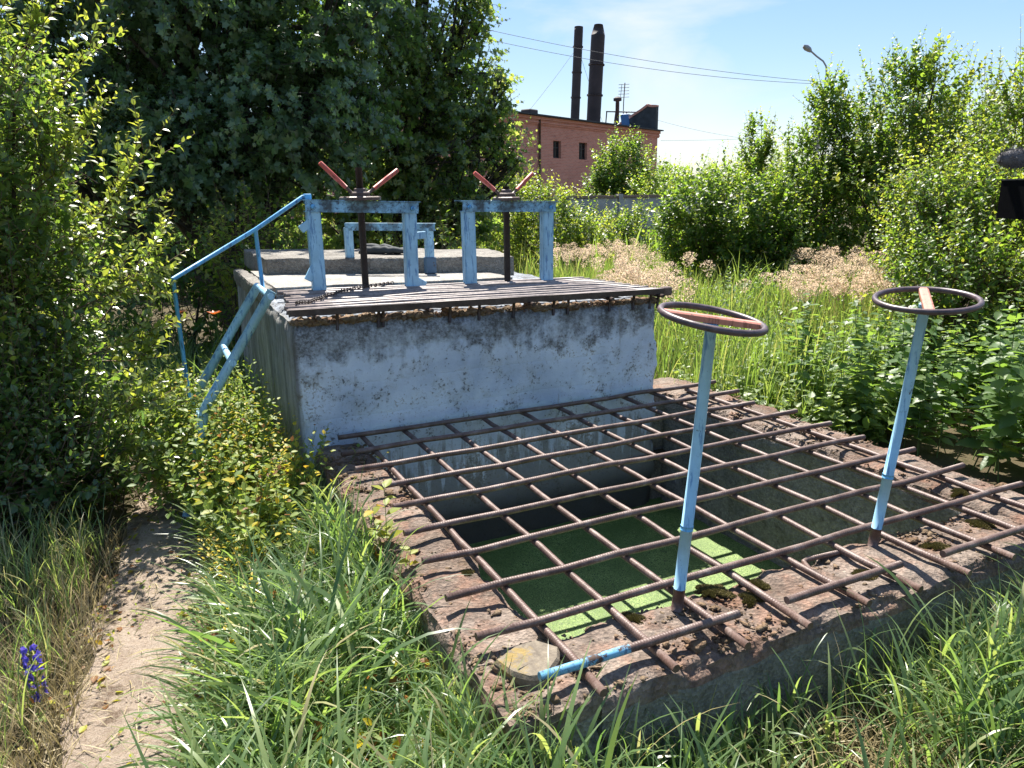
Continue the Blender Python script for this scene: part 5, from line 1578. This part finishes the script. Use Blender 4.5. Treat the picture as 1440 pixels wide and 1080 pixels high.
F_STRIP = [(-0.15, 0.8), (3.6, 1.7), (3.6, 3.6), (2.45, 2.95), (-0.02, 1.72)]
tri = Tri()
P = scatter(F_STRIP, 2300, 0.45, 1.6, 3)
STRAW = [(0.55, 1.45), (1.25, 1.7), (1.35, 2.12), (0.78, 1.98)]
P = P[~(inside(STRAW, P) & (rng.random(len(P)) < 0.8))]
tillers(tri, P, 0.20, 0.24, 0.0105, 5, 0.40, (0.45, 2.2), 0.45, 0.22, 6, 0.04)
P = scatter([(-0.1, 1.2), (1.1, 1.75), (2.6, 2.5), (2.7, 2.85), (1.2, 2.1), (0.0, 1.68)], 460, 0.4, 2.2, 5)
P = P[~inside(STRAW, P)]
tillers(tri, P, 0.26, 0.26, 0.0105, 5, 0.3, (0.4, 2.0), 0.5, 0.22, 6, 0.04)
P = scatter([(-0.1, 1.0), (3.0, 2.3), (2.9, 2.75), (-0.02, 1.6)], 260, 0.3, 3, 4)
P = P[~inside(STRAW, P)]
tillers(tri, P, 0.26, 0.36, 0.012, 4, 0.35, (0.45, 1.9), 0.45, 0.2, 7)
tag(link('grass', tri.mesh('grass'), MAT['grass']), 'lush green grass along the front of the pit', kind='stuff')

tri = Tri()
P = scatter([(0.2, 1.0), (1.6, 1.2), (2.4, 2.1), (1.2, 1.95)], 1400, 0.5, 2, 6)
tri.blades(P, rng.uniform(0, 6.28, len(P)), rng.uniform(0.5, 1.3, len(P)), rng.uniform(1.2, 1.9, len(P)), rng.uniform(0.1, 0.3, len(P)), rng.uniform(0.002, 0.006, len(P)), 4, rng.random(len(P)))
P = scatter(STRAW, 900, 0.3, 3, 61)
tri.blades(P, rng.uniform(0, 6.28, len(P)), rng.uniform(0.3, 1.2, len(P)), rng.uniform(1.0, 1.8, len(P)), rng.uniform(0.1, 0.32, len(P)), rng.uniform(0.002, 0.006, len(P)), 4, rng.random(len(P)))
LD = [(-1.9, 0.8), (-1.05, 0.8), (-1.2, 1.5), (-1.47, 2.1), (-1.75, 2.9), (-2.0, 3.6), (-2.7, 3.2), (-2.6, 1.8)]
P = scatter(LD, 5200, 0.5, 2, 7); P = P[path_dist(P) > -0.06]
tri.blades(P, rng.uniform(0, 6.28, len(P)), rng.uniform(0.1, 0.7, len(P)), rng.uniform(0.6, 1.9, len(P)), rng.uniform(0.08, 0.26, len(P)), rng.uniform(0.002, 0.005, len(P)), 4, rng.random(len(P)))
# litter on the path edges
P = scatter([(-1.5, 0.8), (-0.5, 0.8), (-0.9, 2.2), (-1.1, 2.9), (-1.6, 4.3), (-2.5, 4.8), (-1.9, 3.3), (-1.6, 2.4)], 1500, 0.45, 3, 8)
P[:, 2] += 0.022
tri.blades(P, rng.uniform(0, 6.28, len(P)), rng.uniform(1.2, 1.5, len(P)), rng.uniform(1.45, 1.7, len(P)), rng.uniform(0.03, 0.14, len(P)), rng.uniform(0.002, 0.005, len(P)), 3, rng.random(len(P)))
tag(link('dry_grass', tri.mesh('dry_grass'), MAT['dry']), 'dry yellow grass and straw beside the path and in front of the pit', kind='stuff')

tri = Tri()
P = scatter(LD, 800, 0.4, 2.5, 9); P = P[path_dist(P) > 0.05]
tillers(tri, P, 0.16, 0.20, 0.005, 4, 0.3, (0.3, 1.8), 0.62, 0.28, 4, 0.1)
P = scatter([(-3.6, 2.6), (-1.7, 4.4), (-1.75, 5.2), (-2.35, 6.8), (-4.8, 9.2), (-8.5, 9), (-6.5, 4)], 4200, 0.2, 1.2, 10); P = P[path_dist(P) > 0.0]
tillers(tri, P, 0.30, 0.36, 0.010, 4, 0.3, (0.3, 1.8), 0.34, 0.15, 5)
tag(link('grass', tri.mesh('grass'), MAT['grass']), 'fine grass left of the path and under the dark trees', kind='stuff')

# meadow right of the chamber
tri = Tri()
M1 = [(1.15, 5.2), (2.1, 5.0), (3.6, 6.5), (5.2, 9.5), (5.5, 13), (2.5, 14.5), (0.3, 12), (-0.4, 7.2), (0.3, 6.5)]
P = scatter(M1, 7500, 0.25, 0.7, 11)
tillers(tri, P, 0.40, 0.38, 0.0095, 4, 0.2, (0.2, 1.3), 0.52, 0.22, 4)
P = scatter([(-1, 12), (7, 12), (9, 22), (9, 45), (-22, 45), (-16, 12)], 7000, 0.3, 0.3, 12)
tillers(tri, P, 0.45, 0.5, 0.030, 4, 0.2, (0.25, 1.2), 0.5, 0.2, 3)
tag(link('meadow_grass', tri.mesh('meadow_grass'), MAT['field']), 'bright green meadow grass behind the pit', kind='stuff')

tri = Tri()
P = scatter([(1.3, 6.2), (3.0, 5.8), (4.6, 7.5), (5.0, 10), (3.0, 11), (1.0, 9)], 520, 0.8, 0.9, 31)
shoots(tri, P, np.stack([rng.normal(0, .2, len(P)), rng.normal(0, .2, len(P)), np.ones(len(P))], 1), rng.uniform(0.4, 0.85, len(P)), 18, rng.uniform(0.045, 0.085, len(P)), LF_DIAMOND, 0.0, 0.9, 'alt', 0.45, 0.4, 0.35, 0.003, width=0.8)
tag(link('meadow_weeds', tri.mesh('meadow_weeds'), [MAT['lf_nettle'], MAT['greenstem']]), 'tall mixed weeds growing through the meadow grass', kind='stuff')

# feathery reed grass
tri = Tri(); st_ = Tri()
RP = [(1.6, 6.9), (3.0, 6.6), (4.0, 7.6), (4.9, 9.4), (4.6, 10.8), (3.2, 10.2), (2.4, 9.6), (1.4, 9.8), (0.9, 8.4)]
P = scatter(RP, 210, 2.2, 0.9, 13)
P = np.concatenate([P, scatter([(0.6, 11), (2.0, 11), (2.2, 13.5), (0.8, 13.5)], 60, 1.2, 0.9, 14)])
n = len(P)
h = rng.uniform(0.72, 0.92, n); az = rng.uniform(0, 6.28, n); ln = np.abs(rng.normal(0, 0.12, n))
td = np.stack([np.sin(ln) * np.cos(az), np.sin(ln) * np.sin(az), np.cos(ln)], 1)
top = P + td * h[:, None]
tri.tubes(np.stack([P, (P + top) / 2, top], 1), 0.0022, 0.0012, 3, 0, 0.3)
K = 130
f = rng.random((n, K)); L_p = rng.uniform(0.12, 0.20, n)[:, None]
c = top[:, None] + td[:, None] * ((f - 0.75) * L_p)[..., None]
ra = rng.uniform(0, 6.28, (n, K)); rr = 0.085 * np.sin(np.pi * np.clip(f, 0.05, 0.97)) ** 0.8 * np.sqrt(rng.random((n, K)))
c = c + np.stack([rr * np.cos(ra), rr * np.sin(ra), rr * 0.4], -1)
d = np.stack([np.cos(ra), np.sin(ra), np.full_like(ra, 1.1)], -1) + rng.normal(0, 0.4, (n, K, 3))
tri.leaves(c.reshape(-1, 3), d.reshape(-1, 3), rng.normal(0, 1, (n * K, 3)), rng.uniform(0.012, 0.026, n * K), LF_DIAMOND, rng.random(n * K), 0, 1.0)
tag(link('reed_grass', tri.mesh('reed_grass'), MAT['plume']), 'patch of beige feathery reed grass in the meadow', kind='stuff')

# ------------------------------------------------------------------ nettles and other leafy weeds, one by one
def nettle_proto(h, npair, size, seed, rnd):
    tri = Tri()
    P0 = np.array([[0, 0, 0.0]]); D0 = np.array([[0.06, 0.02, 1.0]])
    shoots(tri, P0, D0, h, npair * 2, size, LF_NETTLE, 0.0, 1.25, 'dec', rnd, 0.35, 0.3, 0.0045, start=0.16, tipsize=0.35, solid=False, sag=1.1)
    me = tri.mesh('leafy_stem')
    me.materials.append(MAT['lf_nettle']); me.materials.append(MAT['greenstem'])
    return me


protos = [nettle_proto(h, k, s, i, r_) for i, (h, k, s, r_) in enumerate([(0.85, 16, 0.105, .40), (0.72, 14, 0.095, .5), (0.95, 17, 0.11, .35), (0.6, 12, 0.09, .55), (0.8, 15, 0.10, .45)])]
NP_ = [(1.75, 5.45), (2.35, 5.0), (2.9, 4.3), (3.45, 3.55), (4.6, 3.9), (4.9, 6.2), (3.6, 6.6), (2.5, 6.4)]
P = scatter(NP_, 430, 0.0)
keep = []
for p in P:
    q = w2l(p[None])[0]
    if q[0] < 2.56: continue
    if all((p[0] - a[0]) ** 2 + (p[1] - a[1]) ** 2 > 0.105 ** 2 for a in keep): keep.append(p)
keep = keep[:285]
for i, p in enumerate(keep):
    q = w2l(p[None])[0]
    edge = np.clip((q[0] - 2.5) / 0.9, 0, 1)
    s = (0.42 + (0.66 if p[1] < 4.6 else 0.55) * edge) * rng.uniform(0.8, 1.2)
    o = bpy.data.objects.new('nettle', protos[i % 5]); C.objects.link(o)
    o.location = (p[0], p[1], p[2]); o.rotation_euler = (rng.normal(0, 0.13), rng.normal(0, 0.13), rng.uniform(0, 6.28)); o.scale = (s * 1.05, s * 1.05, s)
    tag(o, 'nettle stem with toothed green leaves in the thicket right of the pit', 'nettle', 'nettles beside the pit')

# low broadleaf weeds along the chamber's right corner and the far meadow edge
tri = Tri()
P = scatter([(1.05, 5.1), (1.75, 5.0), (2.4, 4.75), (3.0, 5.6), (2.9, 6.6), (1.6, 6.4)], 620, 0.35)
shoots(tri, P, np.stack([rng.normal(0, .25, len(P)), rng.normal(0, .25, len(P)), np.ones(len(P))], 1), rng.uniform(0.2, 0.52, len(P)), 13, rng.uniform(0.06, 0.10, len(P)), LF_NETTLE, 0.0, 1.2, 'dec', 0.8, 0.3, 0.3, 0.003)
P = scatter([(2.45, 2.95), (3.4, 3.5), (3.6, 2.6), (2.9, 2.2)], 60, 0.2)
shoots(tri, P, np.stack([rng.normal(0, .25, len(P)), rng.normal(0, .25, len(P)), np.ones(len(P))], 1), rng.uniform(0.15, 0.3, len(P)), 10, 0.06, LF_NETTLE, 0.0, 1.2, 'dec', 0.4, 0.3, 0.3, 0.003)
tag(link('leafy_weeds', tri.mesh('leafy_weeds'), [MAT['lf_nettle'], MAT['greenstem']]), 'low leafy weeds at the right corner of the raised chamber', kind='stuff')

tri = Tri()
P = scatter([(-1.02, 3.55), (-1.2, 3.95), (-1.62, 4.35), (-2.05, 4.75), (-1.9, 4.1), (-1.5, 3.4), (-1.2, 2.95)], 260, 0.3, 2, 15)
shoots(tri, P, np.stack([rng.normal(0.05, .3, len(P)), rng.normal(-.05, .3, len(P)), np.ones(len(P))], 1), rng.uniform(0.28, 0.70, len(P)), 16, rng.uniform(0.04, 0.065, len(P)), LF_OVAL, 0.0, 1.0, 'alt', 0.60, 0.45, 0.2, 0.0025)
P = scatter([(-1.0, 2.2), (-0.8, 2.3), (-1.1, 3.2), (-1.4, 3.9), (-1.55, 3.6), (-1.3, 2.8)], 90, 0.3, 2, 16)
shoots(tri, P, np.stack([rng.normal(0, .4, len(P)), rng.normal(0, .4, len(P)), np.ones(len(P))], 1), rng.uniform(0.12, 0.3, len(P)), 10, rng.uniform(0.035, 0.06, len(P)), LF_OVAL, 0.0, 1.1, 'alt', 0.85, 0.35, 0.2, 0.002)
P = scatter([(-1.0, 3.3), (-1.12, 3.8), (-1.35, 3.95), (-1.35, 3.3), (-0.95, 2.9)], 90, 0.1, 2, 71)
shoots(tri, P, np.stack([rng.normal(0.1, .3, len(P)), rng.normal(-.05, .3, len(P)), np.ones(len(P))], 1), rng.uniform(0.4, 0.72, len(P)), 17, rng.uniform(0.04, 0.06, len(P)), LF_OVAL, 0.0, 1.0, 'alt', 0.66, 0.4, 0.2, 0.0025)
P = scatter(L_STRIP, 210, 0.3, 2, 17)
shoots(tri, P, np.stack([rng.normal(0, .4, len(P)), rng.normal(0, .4, len(P)), np.ones(len(P))], 1), rng.uniform(0.18, 0.36, len(P)), 10, rng.uniform(0.03, 0.055, len(P)), LF_OVAL, 0.0, 1.1, 'alt', 0.5, 0.4, 0.2, 0.002)
tag(link('yellowing_weeds', tri.mesh('yellowing_weeds'), [MAT['lf_weed'], MAT['greenstem']]), 'yellowing leafy weeds at the left corner of the raised chamber and by the path', kind='stuff')

tri = Tri()
P = scatter([(-1.42, 4.0), (-1.62, 4.9), (-2.0, 5.4), (-2.5, 5.0), (-2.15, 4.15), (-1.75, 3.75)], 330, 0.2, 2, 18)
shoots(tri, P, np.stack([rng.normal(0, .25, len(P)), rng.normal(0, .25, len(P)), np.ones(len(P))], 1), rng.uniform(0.3, 0.72, len(P)), 16, rng.uniform(0.035, 0.06, len(P)), LF_OVAL, 0.0, 1.0, 'alt', 0.42, 0.4, 0.25, 0.0025)
P = scatter([(-1.42, 3.3), (-1.60, 3.5), (-1.98, 4.3), (-1.6, 4.3), (-1.28, 3.9)], 170, 0.1, 2, 19)
shoots(tri, P, np.stack([rng.normal(0, .25, len(P)), rng.normal(0, .25, len(P)), np.ones(len(P))], 1), rng.uniform(0.45, 0.85, len(P)), 19, rng.uniform(0.04, 0.065, len(P)), LF_OVAL, 0.0, 1.0, 'alt', 0.45, 0.4, 0.25, 0.0025)
tag(link('climbing_weeds', tri.mesh('climbing_weeds'), [MAT['lf_weed'], MAT['greenstem']]), 'green weeds growing up around the foot of the blue ladder', kind='stuff')

# single yellow leaved plant at the left rim
tri = Tri()
shoots(tri, np.array([(-0.50, 2.72, 0.05), (-0.53, 2.74, 0.05), (-0.44, 2.55, 0.05)]), np.array([(0.0, 0.02, 1.0), (-.05, 0.02, 1.0), (.15, -.05, 1.0)]), np.array([0.60, 0.48, 0.42]), 24, np.array([0.075, 0.07, 0.06]), LF_OVAL, 0.0, 1.2, 'alt', 0.80, 0.3, 0.1, 0.003, tipsize=0.7, solid=False)
plant_obj('yellow_plant', tri, [MAT['lf_weed'], MAT['greenstem']], 'single upright plant with yellow-green leaves at the left rim of the pit', 'plant', np.array([-0.50, 2.72, 0.0]), None, 'foliage')

# violet-blue flower spike, orange lilies, yellow blossoms
tri = Tri(); fl = Tri()
b = np.array([-1.66, 2.28, 0.0])
tri.tubes(np.array([[b, b + [0.0, 0, 0.12], b + [-0.005, 0, 0.24]]]), 0.003, 0.002, 5, 1)
shoots(tri, b[None], np.array([[0, 0, 1.0]]), 0.20, 14, 0.06, LF_DIAMOND, 0, 0.8, 'alt', 0.5, width=0.4)
for z in np.linspace(0.045, 0.235, 7):
    for k in range(4):
        a = rng.uniform(0, 6.28); c = b + np.array([0.016 * math.cos(a), 0.016 * math.sin(a), z + rng.normal(0, .006)])
        for q in range(5):
            a2 = q * 1.257; d = np.array([math.cos(a) * 0.8 + 0.9 * math.cos(a2) * -math.sin(a), math.sin(a) * 0.8 + 0.9 * math.cos(a2) * math.cos(a), 0.9 * math.sin(a2) + 0.1])
            fl.leaves(c[None], d[None], np.array([[math.cos(a), math.sin(a), 0.2]]), 0.019, LF_DIAMOND, rng.random(1), 0, 1.4)
root = thing('flower_spike', 'violet-blue flower spike standing in the dry grass at the lower left', 'flower', b)
link('stem', tri.mesh('stem', b), [MAT['lf_mid'], MAT['greenstem']], root)
link('blossom', fl.mesh('blossom', b), MAT['petal_blue'], root)
for (lx, ly, lz, lab) in ((-2.18, 5.5, 0.90, 'orange lily on the right, in the shade between the handrail and the ladder'), (-2.43, 5.5, 0.91, 'orange lily on the left, half behind the outer post of the handrail')):
    b = np.array([lx, ly, 0.0]); tri = Tri(); fl = Tri()
    tri.tubes(np.array([[b, b + [0.02, 0, 0.5], b + [0, 0, lz - 0.03]]]), 0.005, 0.003, 5, 1)
    tri.blades(np.repeat(b[None], 12, 0), rng.uniform(0, 6.28, 12), 0.3, 1.6, 0.5, 0.02, 6, 0.4)
    for q in range(6):
        a = q * 1.047; d = np.array([math.cos(a), math.sin(a) * 1.0, 0.55])
        fl.leaves((b + [0, 0, lz - 0.02])[None], d[None], np.array([[-math.cos(a) * .5, -math.sin(a) * .5, 1.0]]), 0.062, LF_OVAL, rng.random(1), 0, 0.75)
    root = thing('lily', lab, 'flower', b, 0, 'orange lilies under the trees')
    link('stem', tri.mesh('stem', b), [MAT['grass'], MAT['greenstem']], root)
    link('blossom', fl.mesh('blossom', b), MAT['petal_orange'], root)

# pebbles and clods on the path
PP = [(-1.7, 0.9), (-0.6, 0.9), (-0.95, 2.2), (-1.15, 2.9), (-1.6, 4.2), (-2.3, 4.6), (-1.9, 3.1), (-1.75, 2.3)]
P = scatter(PP, 5200, 0.5, 3, 20)
P = P[path_dist(P) < 0.10]; P[:, 2] += 0.022
me = gravel(P, 0.002 + rng.exponential(0.0028, len(P)).clip(0, 0.016), (0, 0, 0), 'pebbles')
tag(link('pebbles', me, MAT['path']), 'small pebbles and clods of earth scattered on the dusty path', kind='stuff')
# fallen leaves and low sprouts on the path edge
tri = Tri()
P = scatter(PP, 520, 0.6, 2.5, 22); P = P[path_dist(P) > -0.16]; P[:, 2] += 0.028
tri.leaves(P, np.stack([rng.normal(0, 1, len(P)), rng.normal(0, 1, len(P)), rng.normal(0, 0.15, len(P))], 1), rng.normal(0, 0.3, (len(P), 3)) + np.array([0, 0, 1.0]), rng.uniform(0.015, 0.045, len(P)), LF_OVAL, np.clip(rng.normal(0.95, 0.12, len(P)), 0, 1))
P = scatter(PP, 110, 0.6, 2.5, 23); P = P[path_dist(P) > -0.20]
shoots(tri, P, np.stack([rng.normal(0, .8, len(P)), rng.normal(0, .8, len(P)), np.ones(len(P))], 1), rng.uniform(0.05, 0.14, len(P)), 7, rng.uniform(0.02, 0.035, len(P)), LF_OVAL, 0.0, 1.1, 'alt', 0.55, 0.4, 0.2, 0.0015)
tag(link('fallen_leaves', tri.mesh('fallen_leaves'), [MAT['lf_weed'], MAT['greenstem']]), 'fallen leaves and tiny sprouts along the dusty path', kind='stuff')

# yellow blossoms and withered brown leaves among the weeds
tri = Tri()
P = scatter([(-1.0, 3.2), (-1.15, 3.8), (-1.7, 4.3), (-1.55, 3.5), (-1.2, 2.6), (-0.95, 2.2)], 120, 0.4, 3, 81)
for q in range(6):
    a = rng.uniform(0, 6.28, len(P)); c = P + np.stack([0.02 * np.cos(a), 0.02 * np.sin(a), 0.22 + 0.40 * rng.random(len(P)) * (P[:, 1] > 3.2) + 0.1 * rng.random(len(P))], 1)
    tri.leaves(c, np.stack([np.cos(a), np.sin(a), np.full(len(P), 0.5)], 1), np.stack([-np.cos(a) * .5, -np.sin(a) * .5, np.ones(len(P))], 1), rng.uniform(0.012, 0.024, len(P)), LF_OVAL, np.full(len(P), 0.955))
P = scatter(L_STRIP, 190, 0.6, 3, 82)
c = P + np.stack([rng.normal(0, 0.02, len(P)), rng.normal(0, 0.02, len(P)), rng.uniform(0.08, 0.30, len(P))], 1)
for q in range(3):
    tri.leaves(c + rng.normal(0, 0.015, c.shape), rng.normal(0, 1, c.shape), rng.normal(0, 1, c.shape), rng.uniform(0.03, 0.06, len(P)), LF_OVAL, np.where(rng.random(len(P)) < 0.6, 1.0, 0.94))
tag(link('withered_weeds', tri.mesh('withered_weeds'), [MAT['lf_weed'], MAT['greenstem']]), 'yellow blossoms and withered brown leaves among the grass by the pit', kind='stuff')

# stray dry stalks standing in the foreground grass
tri = Tri()
P = np.concatenate([scatter(L_STRIP, 150, 0.3, 2, 83), scatter(F_STRIP, 220, 0.3, 2, 84)])
n = len(P)
tri.blades(P, rng.uniform(0, 6.28, n), rng.uniform(0.05, 0.5, n), rng.uniform(0.4, 1.5, n), rng.uniform(0.25, 0.5, n), rng.uniform(0.0025, 0.006, n), 6, rng.random(n))
tag(link('dry_stalks', tri.mesh('dry_stalks'), MAT['dry']), 'single dry stalks standing in the foreground grass', kind='stuff')

# bright yellow flower heads at the right edge of the path
for k, (x, y, lab) in enumerate(((-1.23, 2.86, 'low plant with bright yellow blossoms at the right edge of the path, the farther one'), (-1.10, 2.36, 'low plant with bright yellow blossoms at the right edge of the path, the nearer one'))):
    b = np.array([x, y, 0.0]); st_ = Tri(); fl = Tri()
    for q in range(9):
        a = rng.uniform(0, 6.28); r_ = rng.uniform(0.0, 0.07); c = b + np.array([r_ * math.cos(a), r_ * math.sin(a), rng.uniform(0.10, 0.20)])
        st_.tubes(np.array([[b + [0, 0, 0.0], (b + c) / 2 + [0, 0, 0.02], c]]), 0.0018, 0.0012, 4, 1)
        for e in range(7):
            a2 = e * 0.9
            fl.leaves((c + rng.normal(0, 0.006, 3))[None], np.array([[math.cos(a2), math.sin(a2), 0.45]]), np.array([[-.4 * math.cos(a2), -.4 * math.sin(a2), 1.0]]), 0.017, LF_OVAL, np.array([0.955]))
    shoots(st_, np.repeat(b[None], 6, 0), np.stack([rng.normal(0, .6, 6), rng.normal(0, .6, 6), np.ones(6)], 1), 0.14, 7, 0.035, LF_OVAL, 0, 1.0, 'alt', 0.6, 0.3, 0.2, 0.0015)
    root = thing('yellow_flower', lab, 'flower', b, 0, 'yellow flowers by the path')
    link('foliage', st_.mesh('foliage', b), [MAT['lf_weed'], MAT['greenstem']], root)
    link('blossom', fl.mesh('blossom', b), MAT['lf_weed'], root)
